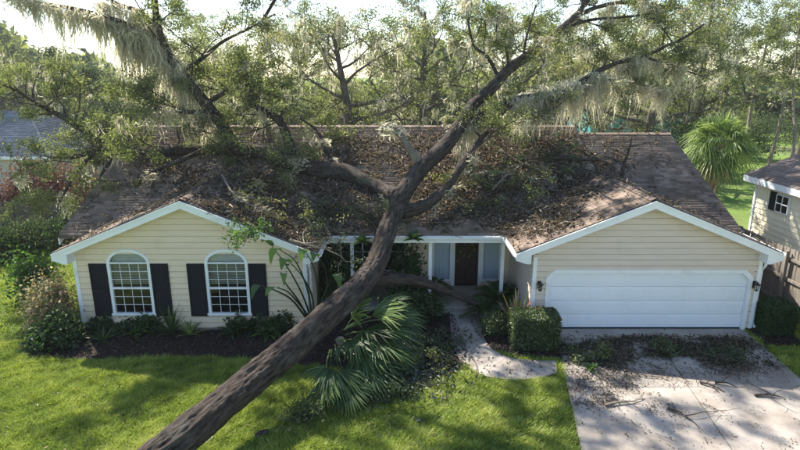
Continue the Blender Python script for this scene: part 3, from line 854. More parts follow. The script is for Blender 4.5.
def bark_tube(name, ctrl, mat, parent, sides=40, rings=120, ridge=.05, knots=.10, seed=0.0, taper_end=False):
    """thick limb with furrowed bark; ctrl = (x,y,z,r)"""
    S_ = spline(ctrl, rings); V = []; u = None; BC = []
    pts = [Vector(s[:3]) for s in S_]
    run = 0.0
    for i, p in enumerate(pts):
        t = (pts[min(i+1,rings-1)]-pts[max(i-1,0)]).normalized()
        if u is None: u = t.orthogonal().normalized()
        u = (u-t*u.dot(t)).normalized(); w = t.cross(u)
        if i: run += (p-pts[i-1]).length
        r0 = S_[i][3]
        for k in range(sides):
            a = 2*math.pi*k/sides; c, s = math.cos(a), math.sin(a)
            f = .5-1.4*abs(noise.noise(Vector((c*r0*8+seed, s*r0*8, run*1.5))))          # long furrows
            g = noise.noise(Vector((c*r0*27+seed, s*r0*27+5, run*7.0)))
            b = noise.noise(Vector((c*1.1+seed, s*1.1+9, run*.55)))           # bulges
            r = r0*(1+knots*b) + ridge*.8*f + ridge*.5*g
            V.append(p+(u*c+w*s)*r); BC += [c*r0+seed, s*r0, run]
    F = []
    for i in range(rings-1):
        for k in range(sides):
            k2 = (k+1) % sides; F.append((i*sides+k, i*sides+k2, (i+1)*sides+k2, (i+1)*sides+k))
    mb = MB(); mb.v = [tuple(v) for v in V]; mb.f = F + [tuple(range(sides))[::-1], tuple((rings-1)*sides+k for k in range(sides))]
    o = mb.build(name, mat, parent, smooth=True)
    at_ = o.data.attributes.new('bco', 'FLOAT_VECTOR', 'POINT'); at_.data.foreach_set('vector', np.array(BC, dtype=np.float32))
    return o

oak = empty('fallen_oak_tree', (-6.0,6.8,0), 'huge fallen live oak lying across the lawn and roof with its mossy crown', 'tree')
OX = Vector(oak.location)
def rel(p): return tuple(Vector(p)-OX)
def ctrl(pts): return [(*rel(p), r) for p, r in pts]

TR = [((-6.0,6.75,.18),0.452), ((-5.35,7.7,.36),0.374), (at(178,441,9.15),0.344), (at(250,382,10.9),0.326), (at(312,329,12.6),0.318), (at(352,294,14.0),0.326),
      (at(376,264,15.2),0.313), (at(388,228,16.5),0.283), (at(403,195,17.7),0.270), (at(424,165,18.7),0.252), (at(446,145,19.5),0.235)]
bark_tube('trunk', ctrl(TR), M['bark'], oak, 112, 420, .045, .14)
UP = [(at(424,165,18.7),0.273), (at(446,145,19.5),0.255), (at(463,121,20.3),0.230), (at(473,105,20.9),0.204), (at(490,90,21.5),0.214), (at(508,70,22.1),0.188), (at(529,55,22.8),0.167), (at(548,40,23.4),0.140), (at(568,23,23.9),0.122), (at(582,8,24.3),0.096), (at(592,-10,24.7),0.082), (at(600,-45,25.2),0.045)]
bark_tube('limb', ctrl(UP), M['bark'], oak, 26, 130, .03, .12, 3.1)
LIMBS = []     # (points with radii, foliage density, name)
def limb(pts, mat='bark', sides=14, rings=40, dens=.6, ridge=.02, seed=None):
    c = ctrl(pts); o = bark_tube('limb', c, M[mat], oak, sides, rings, ridge, .14, seed if seed is not None else RNG.uniform(0,50))
    if dens: LIMBS.append(([Vector(s[:3])+OX for s in spline(c, 24)], [s[3] for s in spline(c, 24)], dens))
    return o
LIMBS.append(([Vector(s[:3])+OX for s in spline(ctrl(UP[4:]), 24)], [s[3] for s in spline(ctrl(UP[4:]), 24)], .55))
# right hand limb drooping over the roof, hung with moss
R2 = [(at(468,124,20.4),.17),(at(482,116,20.8),.15),(at(500,107,21.2),.16),(at(520,100,21.6),.175),(at(543,97,22),.17),(at(566,91,22.3),.14),(at(578,84,22.5),.12),(at(599,71,22.9),.105),(at(620,62,23.3),.09),(at(642,57,23.7),.08),(at(664,47,24.1),.065),(at(684,38,24.4),.05),(at(704,24,24.7),.035)]
limb(R2, 'bark', 16, 70, .55, .02)
limb([(at(587,76,22.7),.07),(at(612,80,23.2),.05),(at(640,84,23.7),.035),(at(668,92,24),.02)], sides=10, dens=.75, ridge=.008)
limb([(at(640,57,23.7),.06),(at(662,62,24),.05),(at(690,72,24.5),.035),(at(712,80,25),.02)], sides=10, dens=.7, ridge=.008)
limb([(at(576,16,24.1),.10),(at(598,7,24.5),.085),(at(620,3,24.8),.07),(at(650,4,25.2),.05),(at(690,10,25.8),.03)], sides=12, dens=.75, ridge=.01)
limb([(at(560,30,23.7),.07),(at(590,20,24),.06),(at(625,17,24.4),.045),(at(660,12,24.8),.02)], sides=10, dens=.6, ridge=.008)
limb([(at(500,80,21.8),.08),(at(488,58,21.9),.065),(at(474,45,22),.05),(at(468,20,22.2),.04),(at(466,-10,22.4),.02)], sides=10, dens=.8, ridge=.008)
limb([(at(509,70,22.1),.06),(at(506,50,22.1),.05),(at(496,38,22.2),.04),(at(500,5,22.5),.025)], sides=10, dens=.75, ridge=.008)
limb([(at(523,60,22.7),.05),(at(527,35,22.7),.04),(at(536,5,22.9),.03)], sides=10, dens=.75, ridge=.008)
# broken pale stub
limb([(at(424,168,18.6),.17),(at(412,152,18.8),.14),(at(403,138,19.1),.12),(at(395,128,19.4),.10)], 'bark_stub', 16, 30, 0, .02)
limb([(at(408,146,18.9),.09),(at(396,131,19.0),.08),(at(386,126,19.1),.075),(at(381,132,19.0),.05)], 'bark_stub', 12, 20, 0, .012)
for k in range(9):
    a = at(395,128,19.4)+Vector((RNG.uniform(-.09,.09),RNG.uniform(-.09,.09),0)); mb = MB()
    mb.tube([rel(a), rel(a+Vector((RNG.uniform(-.16,.05),RNG.uniform(-.05,.1),RNG.uniform(.08,.34))))], [.028,.003], 4); mb.build('splinter', M['rawwood'], oak)
# forked limb to the right, on the ground by the walk
limb([(at(372,278,15.1),.24),(at(396,279,15.5),.19),(at(418,281,15.9),.15),(at(442,289,16.2),.12),(at(468,300,16.45),.095),(gp(500,314,.10),.08),(gp(520,319,.06),.05)], 'bark', 18, 50, 0, .02)
# branch crossing low over the porch roof
limb([(at(402,212,17.2),.22),(at(423,207,17.5),.19),(at(444,190,18.0),.15),(at(463,163,18.8),.13),(at(478,143,19.5),.10),(at(498,118,20.4),.07),(at(514,104,21),.04)], 'bark', 16, 50, .5, .015)
# big limb lying over the left roof
LL = [(at(400,196,17.75),.28),(onroof(384,190,.27),.24),(onroof(362,180,.24),.25),(onroof(344,172,.27),.30),(onroof(320,170,.29),.31),(onroof(293,163,.30),.29),(onroof(267,153,.27),.26),(onroof(240,150,.26),.24),(onroof(210,149,.24),.21),(onroof(180,150,.22),.19),(onroof(150,152,.22),.17),(at(118,151,21.6),.15),(at(95,152,21.2),.11),(at(70,158,20.6),.07)]
limb(LL, 'bark', 22, 110, .85, .025)
limb([(onroof(296,164,.30),.20),(at(288,140,21.0),.17),(at(279,120,21.2),.14),(at(262,110,21.4),.11),(at(240,98,21.6),.08),(at(215,80,21.9),.05)], 'bark', 14, 40, 1.5, .015)
limb([(at(118,151,21.6),.13),(at(92,136,21.4),.115),(at(66,119,21.2),.10),(at(40,105,21.0),.08),(at(12,88,20.8),.05),(at(-20,75,20.6),.03)], 'bark', 12, 40, 1.4, .012)
limb([(onroof(236,150,.3),.24),(at(222,125,21.4),.22),(at(204,102,21.1),.20),(at(190,85,20.9),.185),(at(176,66,20.8),.165),(at(164,45,20.7),.14),(at(157,20,20.6),.12),(at(154,-10,20.6),.10),(at(150,-40,20.6),.05)], 'bark', 16, 60, .35, .018)
limb([(at(166,48,20.7),.13),(at(148,34,20.5),.115),(at(125,24,20.2),.10),(at(98,15,19.9),.085),(at(70,8,19.6),.06),(at(35,2,19.3),.045),(at(0,-6,19.0),.03)], 'bark', 12, 50, .35, .012)
limb([(at(160,30,20.7),.09),(at(140,12,20.5),.08),(at(118,4,20.3),.06),(at(95,-10,20),.04)], 'bark', 10, 30, .35, .01)
limb([(at(180,72,20.8),.09),(at(200,60,21.1),.075),(at(222,42,21.6),.06),(at(246,30,22.1),.045),(at(275,14,22.6),.03)], 'bark', 10, 30, .9, .01)
limb([(at(205,104,21.1),.10),(at(226,92,21.0),.085),(at(248,86,21.0),.06),(at(275,88,21.1),.03)], 'bark', 10, 30, 2.4, .01)
limb([(at(212,112,21.2),.10),(at(185,112,20.8),.085),(at(160,108,20.4),.06),(at(135,112,20.0),.03)], 'bark', 10, 30, 2.2, .01)
limb([(onroof(205,149,.25),.10),(at(182,160,20.3),.08),(at(160,168,19.7),.06),(at(140,178,19.3),.03)], 'bark', 10, 30, .6, .01)
limb([(at(95,152,21.2),.08),(at(78,170,20.4),.07),(at(66,190,19.6),.05),(at(58,205,19.0),.03)], 'bark', 10, 30, 1.5, .01)
limb([(at(122,151,21.6),.08),(at(106,168,20.8),.07),(at(96,188,20.0),.05),(at(92,205,19.5),.03)], 'bark', 10, 30, 1.4, .01)
limb([(onroof(340,173,.3),.09),(at(325,150,20.6),.08),(at(318,132,20.9),.05),(at(300,118,21.2),.03)], 'bark', 10, 30, .25, .01)

# the part of the crown that stands above the left limb, higher than the picture shows
limb([(at(152,-20,20.6),.09),(at(165,-70,20.4),.08),(at(190,-120,20.2),.06),(at(215,-170,20.0),.04)], 'bark', 10, 30, 1.3, .01)
limb([(at(262,22,22.4),.06),(at(290,-30,22.2),.055),(at(305,-90,21.8),.045),(at(318,-150,21.4),.03)], 'bark', 10, 30, 1.6, .01)
limb([(at(190,-120,20.2),.06),(at(230,-130,20.4),.05),(at(270,-150,20.6),.03)], 'bark', 10, 30, 1.3, .01)
limb([(at(468,0,22.3),.05),(at(440,-60,22),.04),(at(415,-120,21.6),.03)], 'bark', 10, 30, 1.2, .01)
# root end: torn roots spreading from the butt of the trunk
for k in range(11):
    a = k/11*2*math.pi+RNG.uniform(-.2,.2); b = Vector((-6.0,6.75,.2)); mb = MB(); t = Vector((-.55,-.75,-.1)).normalized()
    u = t.orthogonal().normalized(); w = t.cross(u); d = u*math.cos(a)+w*math.sin(a)
    pts = [b+d*.4-t*.3, b+d*.95+t*.12, b+d*1.25+t*.5, b+d*1.5+t*RNG.uniform(.7,1.0)]
    pts = [Vector((p.x,p.y,max(p.z,.05))) for p in pts]
    mb.tube([rel(p) for p in pts], [.24,.17,.10,.03], 8, .2); mb.build('root', M['bark_obj'], oak, smooth=True)

# fine branches and foliage
tw = MB(); CL = []; MOSS = []
def grow(p, d, L, r, lev, cl, mbx, off, rng, droop=.0, csz=.34, leafy=1.0):
    n = 4; pts = [p]; q = Vector(p); d = d.normalized()
    for i in range(n):
        d = (d+Vector((rng.uniform(-.32,.32),rng.uniform(-.32,.32),rng.uniform(-.26,.30)-droop))).normalized()
        q = q+d*(L/n); pts.append(q.copy())
    mbx.tube([tuple(k-off) for k in pts], [r*(1-.7*i/n) for i in range(n+1)], 6 if lev > 1 else 4, cap=False)
    if lev == 0:
        for k in (2,3,4):
            if rng.random() < leafy: cl.append((*(pts[k]+Vector((rng.uniform(-.1,.1),rng.uniform(-.1,.1),rng.uniform(-.05,.12)))), csz*rng.uniform(.6,1.3)))
    else:
        for i in range(rng.randint(3,4)):
            k = rng.choice((2,3,4)) if i else 4
            dd = (d*.55+Vector((rng.gauss(0,.7),rng.gauss(0,.7),rng.gauss(.12,.45)))).normalized()
            grow(pts[k], dd, L*rng.uniform(.5,.75), r*.5, lev-1, cl, mbx, off, rng, droop, csz, leafy)
    return pts
rg = random.Random(21)
for pts, rad, dens in LIMBS:
    Ls = sum((pts[i+1]-pts[i]).length for i in range(len(pts)-1))
    n = int(Ls*1.9*dens)
    for k in range(n):
        i = min(len(pts)-2, int((.18+.82*rg.random()**.8)*(len(pts)-1)))
        p = pts[i]; t = (pts[i+1]-pts[i]).normalized()
        d = (t*.5+Vector((rg.gauss(0,.8),rg.gauss(0,.8),rg.gauss(.25,.55)))).normalized()
        grow(p, d, rg.uniform(.8,1.7), min(.045, rad[i]*.5), 1, CL, tw, OX, rg, 0, .30)
    for k in range(int(Ls*.9)):
        i = rg.randrange(len(pts)); MOSS.append((pts[i], rad[i]))
tw.build('branchlets', M['bark_obj'], oak, kind='stuff')
CL = np.array(CL); CLr = CL
hz = roofz(CL[:,0], CL[:,1]); ok = CL[:,2] > hz+.12; CL = CL[ok]
def crown_leaves(CL, n, size, mat, parent, off, rng=NP, flat=.75, **kw):
    idx = np.repeat(np.arange(len(CL)), n)
    P = CL[idx,:3]+rng.normal(size=(len(idx),3))*CL[idx,3:4]*np.array([1,1,flat])*.50
    tone = np.clip(rng.uniform(0,1,len(CL))[idx]*.55+rng.uniform(0,1,len(idx))*.45, 0, 1)
    return leaves('foliage', P-np.array(off), size, mat, parent, rng=rng, rnd=tone, kind='stuff', **kw)
print('oak clusters', len(CL))
crown_leaves(CL, 58, .088, M['oak'], oak, OX)

# moss beards on the oak
mp, ml = [], []
for p, r in MOSS:
    z = float(roofz(p.x, p.y)); room = p.z-max(z, 0)-.1
    if room < .35: continue
    mp.append((p.x-OX.x+rg.uniform(-.1,.1), p.y-OX.y+rg.uniform(-.1,.1), p.z-OX.z-r*.6)); ml.append(min(room, rg.uniform(.35,1.3)))
for c in CL[::23]:
    z = float(roofz(c[0], c[1])); room = c[2]-max(z,0)-.1
    if room > .4: mp.append(tuple(c[:3]-np.array(OX))); ml.append(min(room, rg.uniform(.3,1.1)))
def moss_row(a, b, Ya, Yb, n, l0, l1, jit=.15):
    for k in range(n):
        t = rg.random(); p = at(a[0]+(b[0]-a[0])*t, a[1]+(b[1]-a[1])*t, Ya+(Yb-Ya)*t)
        z = max(float(roofz(p.x,p.y)),0)
        L = min(rg.uniform(l0,l1), p.z-z-.15)
        if L > .25: mp.append((p.x-OX.x+rg.uniform(-jit,jit), p.y-OX.y+rg.uniform(-jit*2,jit*2), p.z-OX.z)); ml.append(L)
moss_row((40,3),(100,16),19.3,19.9,14,.8,2.2); moss_row((98,15),(166,48),19.9,20.7,19,.7,3.1); moss_row((150,30),(190,84),20.6,20.9,14,.8,3.2)
moss_row((0,-6),(60,4),19,19.5,6,.6,1.6); moss_row((100,2),(150,16),20.3,20.5,10,.8,1.8); moss_row((160,108),(212,112),20.4,21.2,9,.9,2.1)
moss_row((215,128),(240,150),21.3,21.5,7,.6,1.5); moss_row((516,101),(580,84),21.6,22.5,34,.7,2.6,.2); moss_row((580,84),(640,57),22.5,23.7,20,.9,2.4,.2)
moss_row((458,128),(482,117),20.2,20.8,12,1.0,1.9,.12); moss_row((600,78),(668,92),23,24,14,.7,1.7,.2); moss_row((386,126),(400,133),19,19.2,4,.4,.8,.08)
moss_row((520,100),(600,72),21.6,22.9,22,1.2,2.9,.2); moss_row((110,20),(160,42),20.1,20.6,10,1.6,3.2,.12); moss_row((165,60),(195,90),20.8,21.0,8,1.2,2.8,.15); moss_row((640,57),(690,72),23.7,24.5,8,.5,1.3)
moss('spanish_moss', mp, ml, M['moss'], oak, 44, .13, .028)
# splash of bright leaves where the trunk forks over the eave
# ------------------------------------------------------------------ trees behind the house
def copy_tree(o, parent=None):
    c = o.copy(); COL.objects.link(c); c.parent = parent
    for ch in o.children: copy_tree(ch, c)
    return c

def make_tree(name, seed, H, th, tr, nl, ll, csz, nleaf, lsize, leafmat, barkmat, upright=.3, mossn=0, levels=2, lean=(0,0), crown_from=.45, mossl=(.5,1.6), leafy=1.0):
    """tapered trunk, limbs and a crown of leaf clumps; stands at its own origin"""
    rg = random.Random(seed); rn = np.random.default_rng(seed)
    root = empty(name); mb = MB(); cl = []; O = Vector((0,0,0))
    tp = [Vector((0,0,-.1))]; d = Vector((lean[0],lean[1],1)); n = 9
    for i in range(n):
        d = (d+Vector((rg.gauss(0,.07),rg.gauss(0,.07),.04))).normalized(); tp.append(tp[-1]+d*(H*.86/n))
    rad = [tr*(1.35 if i == 0 else 1-.085*i) for i in range(n+1)]
    S_ = spline([(*p,r) for p,r in zip(tp,rad)], 26)
    mb.tube([s[:3] for s in S_], [s[3] for s in S_], 12, .18)
    mb.build('trunk', M[barkmat], root, smooth=True)
    mb = MB(); hang = []
    for k in range(nl):
        f = max(th/H, crown_from)+(1-max(th/H, crown_from))*(k+rg.random()*.6)/nl
        i = min(len(S_)-1, int(f*(len(S_)-1))); p = Vector(S_[i][:3]); a = k*2.4+rg.uniform(-.4,.4)
        L = ll*(1.15-.6*((f-crown_from)/(1-crown_from+1e-6)))*rg.uniform(.75,1.2)
        d = Vector((math.cos(a), math.sin(a), upright+rg.uniform(-.15,.35)+.5*(f-crown_from)))
        pts = grow(p, d, L, S_[i][3]*.55, levels, cl, mb, O, rg, 0.02, csz, leafy)
        hang += pts[2:]
    mb.build('branches', M[barkmat], root, kind='stuff')
    C = np.array(cl)
    crown_leaves(C, nleaf, lsize, M[leafmat], root, (0,0,0), rn)
    if mossn:
        pts = [tuple(p) for p in hang]+[c[:3] for c in cl[::5]]; rg.shuffle(pts); pts = pts[:mossn]
        ml = [min(rg.uniform(*mossl), max(.3,p[2]-.5)) for p in pts]
        moss('spanish_moss', pts, ml, M['moss'], root, 22, .2, .05)
    return root

def bush(name, loc, rx, ry, rz, n, lsize, mat, label, cat='shrub', group=None, aspect=.5, seed=1, clumps=26, shell=.75, stems=7, lift=.0, upbias=.5):
    """rounded shrub: leaf clumps round a few stems"""
    rn = np.random.default_rng(seed); rg = random.Random(seed)
    root = empty(name, loc, label, cat, group)
    d = unit(rn.normal(size=(clumps,3))); d[:,2] = np.abs(d[:,2])*1.1-.15
    c = d*np.array([rx,ry,rz])*rn.uniform(shell*.7,1,(clumps,1)); c[:,2] = np.maximum(c[:,2]+rz*.25+lift, .12)
    idx = rn.integers(0,clumps,n); sz = rn.uniform(.2,.42,clumps)[idx][:,None]
    P = c[idx]+rn.normal(size=(n,3))*np.array([rx,ry,rz])*sz*.72; P[:,2] = np.abs(P[:,2])+.03
    tone = np.clip(rn.uniform(0,1,clumps)[idx]*.4+rn.uniform(0,1,n)*.6,0,1)
    leaves('foliage', P, lsize, mat, root, aspect, upbias, rn, rnd=tone, kind='stuff')
    mb = MB()
    for k in range(stems):
        t = c[rg.randrange(clumps)]; b = (t[0]*.15,t[1]*.15,-.03)
        mb.tube([b,(t[0]*.55,t[1]*.55,t[2]*.55),tuple(t)], [.022,.014,.006], 5, cap=False)
    mb.build('stems', M['bark_bg'], root)
    return root

protos = {
 'oakA': make_tree('live_oak', 101, 12.5, 3.2, .46, 15, 4.6, .60, 23, .16, 'oak_olive', 'bark_bg', .15, 80, 2, (.08,0), .28, (.6,2.2)),
 'oakB': make_tree('live_oak', 102, 14.0, 3.6, .42, 14, 4.4, .62, 23, .16, 'oak', 'bark_bg', .3, 60, 2, (-.12,0), .30, (.6,2.0)),
 'oakC': make_tree('live_oak', 103, 11.0, 2.6, .38, 14, 4.2, .58, 22, .155, 'oak_yellow', 'bark_bg', .2, 50, 2, (.15,.0), .28, (.5,1.6)),
 'tall': make_tree('tall_slim_tree', 104, 17.0, 6.5, .24, 13, 3.2, .52, 22, .16, 'oak', 'bark_pale', .35, 14, 2, (.10,0), .42),
 'tallB': make_tree('tall_slim_tree', 105, 16.0, 6.0, .22, 12, 2.9, .52, 22, .16, 'oak_olive', 'bark_pale', .35, 10, 2, (-.08,0), .45),
 'dark': make_tree('evergreen_tree', 106, 9.5, 1.0, .22, 18, 2.7, .55, 40, .18, 'oak_dark', 'bark_bg', .25, 0, 2, (0,0), .12),
 'slim': make_tree('leaning_slim_tree', 107, 14.0, 7.0, .15, 9, 2.1, .5, 26, .16, 'oak', 'bark_pale', .4, 6, 2, (.16,0), .52),
}
spots = [  # proto, px, Y, scale, rotation, label
 ('oakC', 250, 37, .92, 0.5, 'yellow green moss hung oak left of the chimney-free main ridge'),
 ('oakA', 345, 39, 1.0, 1.1, 'olive oak with curved pale limbs behind the middle of the roof'),
 ('oakB', 425, 44, 1.0, 2.2, 'tall green oak directly behind the broken pale stub'),
 ('oakA', 505, 47, 1.05, 3.7, 'olive oak seen through the fork of the fallen limbs'),
 ('oakC', 600, 50, 1.08, 4.4, 'yellow green oak behind the hanging moss curtain on the right'),
 ('oakA', 640, 41, .95, 5.2, 'mossy olive oak behind the right end of the roof ridge'),
 ('oakB', 700, 46, 1.08, 0.9, 'broad green oak rising behind the fan palm'),
 ('tall', 722, 50, 1.0, 1.6, 'tall pale trunked tree straight above the fan palm'),
 ('oakB', 800, 52, 1.1, 3.0, 'large green oak filling the upper right corner'),
 ('tallB', 745, 62, 1.1, 2.6, 'distant thin tree between palm and upper right oak'),
 ('slim', 768, 45, 1.0, .3, 'slender leaning pale trunk left of the neighbouring cream house'),
 ('slim', 790, 40, .95, .9, 'slender leaning tree over the neighbouring brown roof'),
 ('oakB', 172, 46, .86, 4.0, 'green oak behind the hanging moss at upper left'),
 ('dark', 72, 50, .95, 1.0, 'dark rounded tree on the hazy left skyline'),
 ('oakA', 15, 44, .82, 2.0, 'thin crowned oak at the far left behind the blue roof'),
 ('dark', 120, 42, .70, 3.0, 'dark evergreen behind the hanging moss on the left'),
 ('oakB', 300, 58, 1.0, 5.5, 'pale distant oak beyond the left half of the ridge'),
 ('tall', 470, 66, 1.05, 4.6, 'slim distant tree above the middle of the roof'),
 ('oakC', -20, 52, .9, 3.6, 'yellowish oak cut by the left picture edge'),
 ('dark', 660, 58, .9, 2.4, 'dark evergreen beyond the teal house'),
 ('oakA', 560, 62, 1.0, .4, 'distant olive oak beyond the teal house roof'),
 ('oakC', 385, 66, 1.0, 1.9, 'distant yellow green oak over the highest stretch of ridge'),
 ('tallB', 215, 64, 1.0, 1.2, 'distant slim tree showing above the left roof foliage'),
]
used = set()
for key, px, Y, s, rz, lab in spots:
    p = gp(px, 225+FPX*math.tan(math.atan2(CAM_H, Y)-PITCH))
    o = protos[key] if key not in used else copy_tree(protos[key]); used.add(key)
    o.location = (p.x, Y, 0); o.rotation_euler = (0,0,rz); o.scale = (s,s,s)
    tag(o, lab.replace('chimney-free ',''), 'tree', 'trees behind the house')
# far wood closing the view
rn = np.random.default_rng(5); n = 95000
a = rn.uniform(-1,1,n); Yf = rn.uniform(78,105,n); Xf = a*Yf*1.7
hh = 5.5+3.5*np.sin(a*13)+2.5*np.sin(a*31+1)+2*np.sin(a*57)
Zf = np.abs(rn.uniform(0,1,n)**.8)*np.maximum(hh+1.5, 5.5)+rn.normal(0,.5,n)
tag(leaves('distant_wood', np.stack([Xf,Yf,np.maximum(Zf,.2)],1), 1.35, M['oak'], None, .7, rng=rn), 'hazy distant wood closing the view behind the trees', 'wood', kind='stuff')

# understorey shrubs behind the house
us = [(235,36,2.2,1.8,'oak'),(285,38,2.2,2.3,'oak_olive'),(330,36,1.8,1.9,'box'),(375,40,2.2,2.4,'oak'),(420,37,1.9,2.0,'oak_olive'),(465,41,2.4,2.3,'box'),(515,39,2.0,2.0,'oak'),(560,43,2.1,1.7,'oak_dark'),
      (652,40,2.3,2.6,'oak_dark'),(682,43,2.5,3.0,'oak_dark'),(738,52,2.6,2.3,'oak_dark'),(600,42,1.5,1.5,'oak_dark'),(780,66,3.6,2.6,'oak_dark'),(825,68,3.6,2.4,'oak_dark'),(730,70,3.4,3.0,'oak'),
      (205,40,2.2,2.4,'oak'),(165,38,2.2,2.6,'oak_olive'),(135,46,2.6,3.0,'oak_dark')]
ul = ['olive brush behind the left roof foliage','pale brush below the curved oak limbs','round green brush touching the ridge line left of the stub','leafy thicket behind the broken stub','olive thicket right of the broken stub','green thicket under the rising main limb','green brush behind the moss on the main limb','dark brush left of the teal house',
      'dark shrub right of the teal house','large dark shrub behind the right ridge end','dark shrub behind the fan palm','dark low shrub before the teal house','dark hedge across the far sunny lawn','dark hedge at the far right edge','green thicket behind the palm crown','green brush behind the left roof end','olive brush behind the left gable','dark brush beyond the blue roof']
for k, ((px,Y,r,h,mt), lab) in enumerate(zip(us, ul)):
    p = gp(px, 225+FPX*math.tan(math.atan2(CAM_H, Y)-PITCH))
    bush('understorey_shrub', (p.x,Y,0), r*1.25, r, h, 5200, .19, M[mt], lab, 'shrub', 'shrubs behind the house', seed=200+k, clumps=34)
p = gp(625,140); bush('flowering_shrub', at(624,136,38.5).to_tuple()[:2]+(0,), 1.0,.9,1.0, 2600, .13, M['palm_bright'], 'small bright yellow green shrub behind the right roof ridge', seed=300)

# ------------------------------------------------------------------ palms
def fan_frond(name, parent, base, tip, size, mat, rg, nseg=26, span=2.5, droop=.35, petiole=True, roll=0.0, petmat=None):
    """costapalmate fan: petiole from base to hub, then narrow pointed folded segments"""
    base, tip = Vector(base), Vector(tip); d = (tip-base).normalized()
    s = d.cross(Vector((0,0,1)))
    if s.length < .1: s = Vector((1,0,0))
    s.normalize(); nrm = s.cross(d); s = (Matrix.Rotation(roll, 3, d) @ s); nrm = s.cross(d)
    V, F, R = [], [], []
    if petiole:
        mbp = MB(); mid = (base+tip)/2+Vector((0,0,.06*(tip-base).length)); mbp.tube([base, mid, tip], [.022,.016,.010], 5)
        V += mbp.v; R += [.75]*len(mbp.v); F += mbp.f
    for k in range(nseg):
        a = (k/(nseg-1)-.5)*span; L = size*(.72+.28*math.cos(a))*rg.uniform(.88,1.05)
        dd = (d*math.cos(a)+s*math.sin(a)+nrm*(.10+.12*abs(math.sin(a)))*rg.uniform(.3,1.2)).normalized()
        sd = dd.cross(nrm).normalized(); w = .055*size/1.0*rg.uniform(.8,1.1); r = rg.random()
        pts = []
        for t, ww in ((.03,.25),(.35,1.0),(.68,.8),(1.0,.05)):
            c = tip+dd*(L*t)-Vector((0,0,1))*(droop*L*t*t*rg.uniform(.75,1.2))
            b = len(V)
            V += [tuple(c-sd*w*ww*.5+nrm*w*.25*ww), tuple(c), tuple(c+sd*w*ww*.5+nrm*w*.25*ww)]; R += [r]*3
            pts.append(b)
        for i in range(3):
            p, q = pts[i], pts[i+1]; F += [(p,p+1,q+1,q),(p+1,p+2,q+2,q+1)]
    me = bpy.data.meshes.new(name); me.from_pydata(V, [], F); me.update()
    at_ = me.attributes.new('rnd','FLOAT','POINT'); at_.data.foreach_set('value', np.array(R, dtype=np.float32))
    me.materials.append(mat); return link(bpy.data.objects.new(name, me), parent)

def fan_palm(name, loc, h, tr, nf, size, label, seed, mats=('palm_bright','palm','palm_dead'), group=None, dead=10, cat='palm'):
    rg = random.Random(seed); root = empty(name, loc, label, cat, group)
    if h > .3:
        mb = MB(); mb.tube([(0,0,-.1),(0,0,h*.4),(.03,0,h)], [tr*1.2,tr,tr*.95], 12, .1); mb.build('trunk', M['bark_pale'], root)
        mb = MB()
        for k in range(60):
            a = rg.uniform(0,6.28); z = h*rg.uniform(.35,1); mb.bar((tr*.9*math.cos(a),tr*.9*math.sin(a),z), ((tr+.13)*math.cos(a),(tr+.13)*math.sin(a),z+.22), .07, .02)
        mb.build('leaf_boots', M['bark_pale'], root)
    for k in range(nf):
        f = k/nf; a = k*2.399+rg.uniform(-.2,.2); el = 1.25-1.75*f+rg.uniform(-.15,.15); L = size*rg.uniform(.55,.8)
        t = Vector((math.cos(a)*math.cos(el)*L, math.sin(a)*math.cos(el)*L, h+math.sin(el)*L+.05))
        fan_frond('frond', root, (0,0,h), t, size*rg.uniform(.6,1.05), M[mats[0] if rg.random() < .6 else mats[1]], rg, 20, 3.0, .3+.55*f+rg.uniform(-.1,.35), roll=rg.uniform(-.8,.8))
    for k in range(dead):
        a = rg.uniform(0,6.28); L = size*.5
        fan_frond('dead_frond', root, (0,0,h), (math.cos(a)*.35,math.sin(a)*.35,h-L*rg.uniform(.7,1.2)), size*.8, M[mats[2]], rg, 16, 1.6, .25)
    return root
pp = at(717,150,27.0)
fan_palm('fan_palm', (pp.x,27.0,0), 4.15, .19, 58, 1.35, 'bushy green fan palm standing beyond the right end of the roof', 31, dead=14)
for k, (px, Y, h, s, lab) in enumerate([(300,34,.5,1.0,'low palmetto behind the ridge left of the stub'),(365,35,.6,1.1,'low palmetto behind the ridge at the stub'),(462,36,.5,1.0,'low palmetto under the main limb behind the ridge'),(700,35,.4,.9,'small palmetto at the foot of the fan palm')]):
    p = gp(px, 225+FPX*math.tan(math.atan2(CAM_H, Y)-PITCH)); fan_palm('palmetto', (p.x,Y,0), h, .15, 18, s*1.4, lab, 40+k, dead=2, group='palmettos behind the house')

# palmetto crushed under the trunk
cp = empty('crushed_palm', tuple(gp(352,352)), 'crushed fan palm with drooping dark fronds under the fallen trunk', 'palm')
cO = Vector(cp.location); rg = random.Random(77)
def fr(bx, by, bz, tx, ty, tz, size, droop=.4, mat='palm', roll=0, span=2.2, n=30):
    a, b = gp(bx,by,bz)-cO, gp(tx,ty,tz)-cO
    fan_frond('frond', cp, a, b, size, M[mat], rg, n, span, droop, roll=roll)
fr(345,330,.75, 352,318,1.10, 1.25, .30,'palm_bright',.2); fr(345,335,.7, 362,332,.95, 1.30,.35,'palm',-.1); fr(340,340,.6, 360,350,.75,1.25,.40,'palm',.2)
fr(345,330,.8, 372,316,1.25,1.20,.35,'palm_bright',.3,1.5); fr(338,345,.6, 352,368,.55,1.15,.30,'palm',0); fr(335,345,.6, 338,372,.55,1.15,.35,'palm',.3)
fr(330,350,.6, 324,378,.60,1.05,.40,'palm_bright',.5,1.4); fr(335,340,.7, 372,344,.85,1.25,.45,'palm',-.3); fr(345,335,.7, 385,330,.9,1.1,.45,'palm',.4)
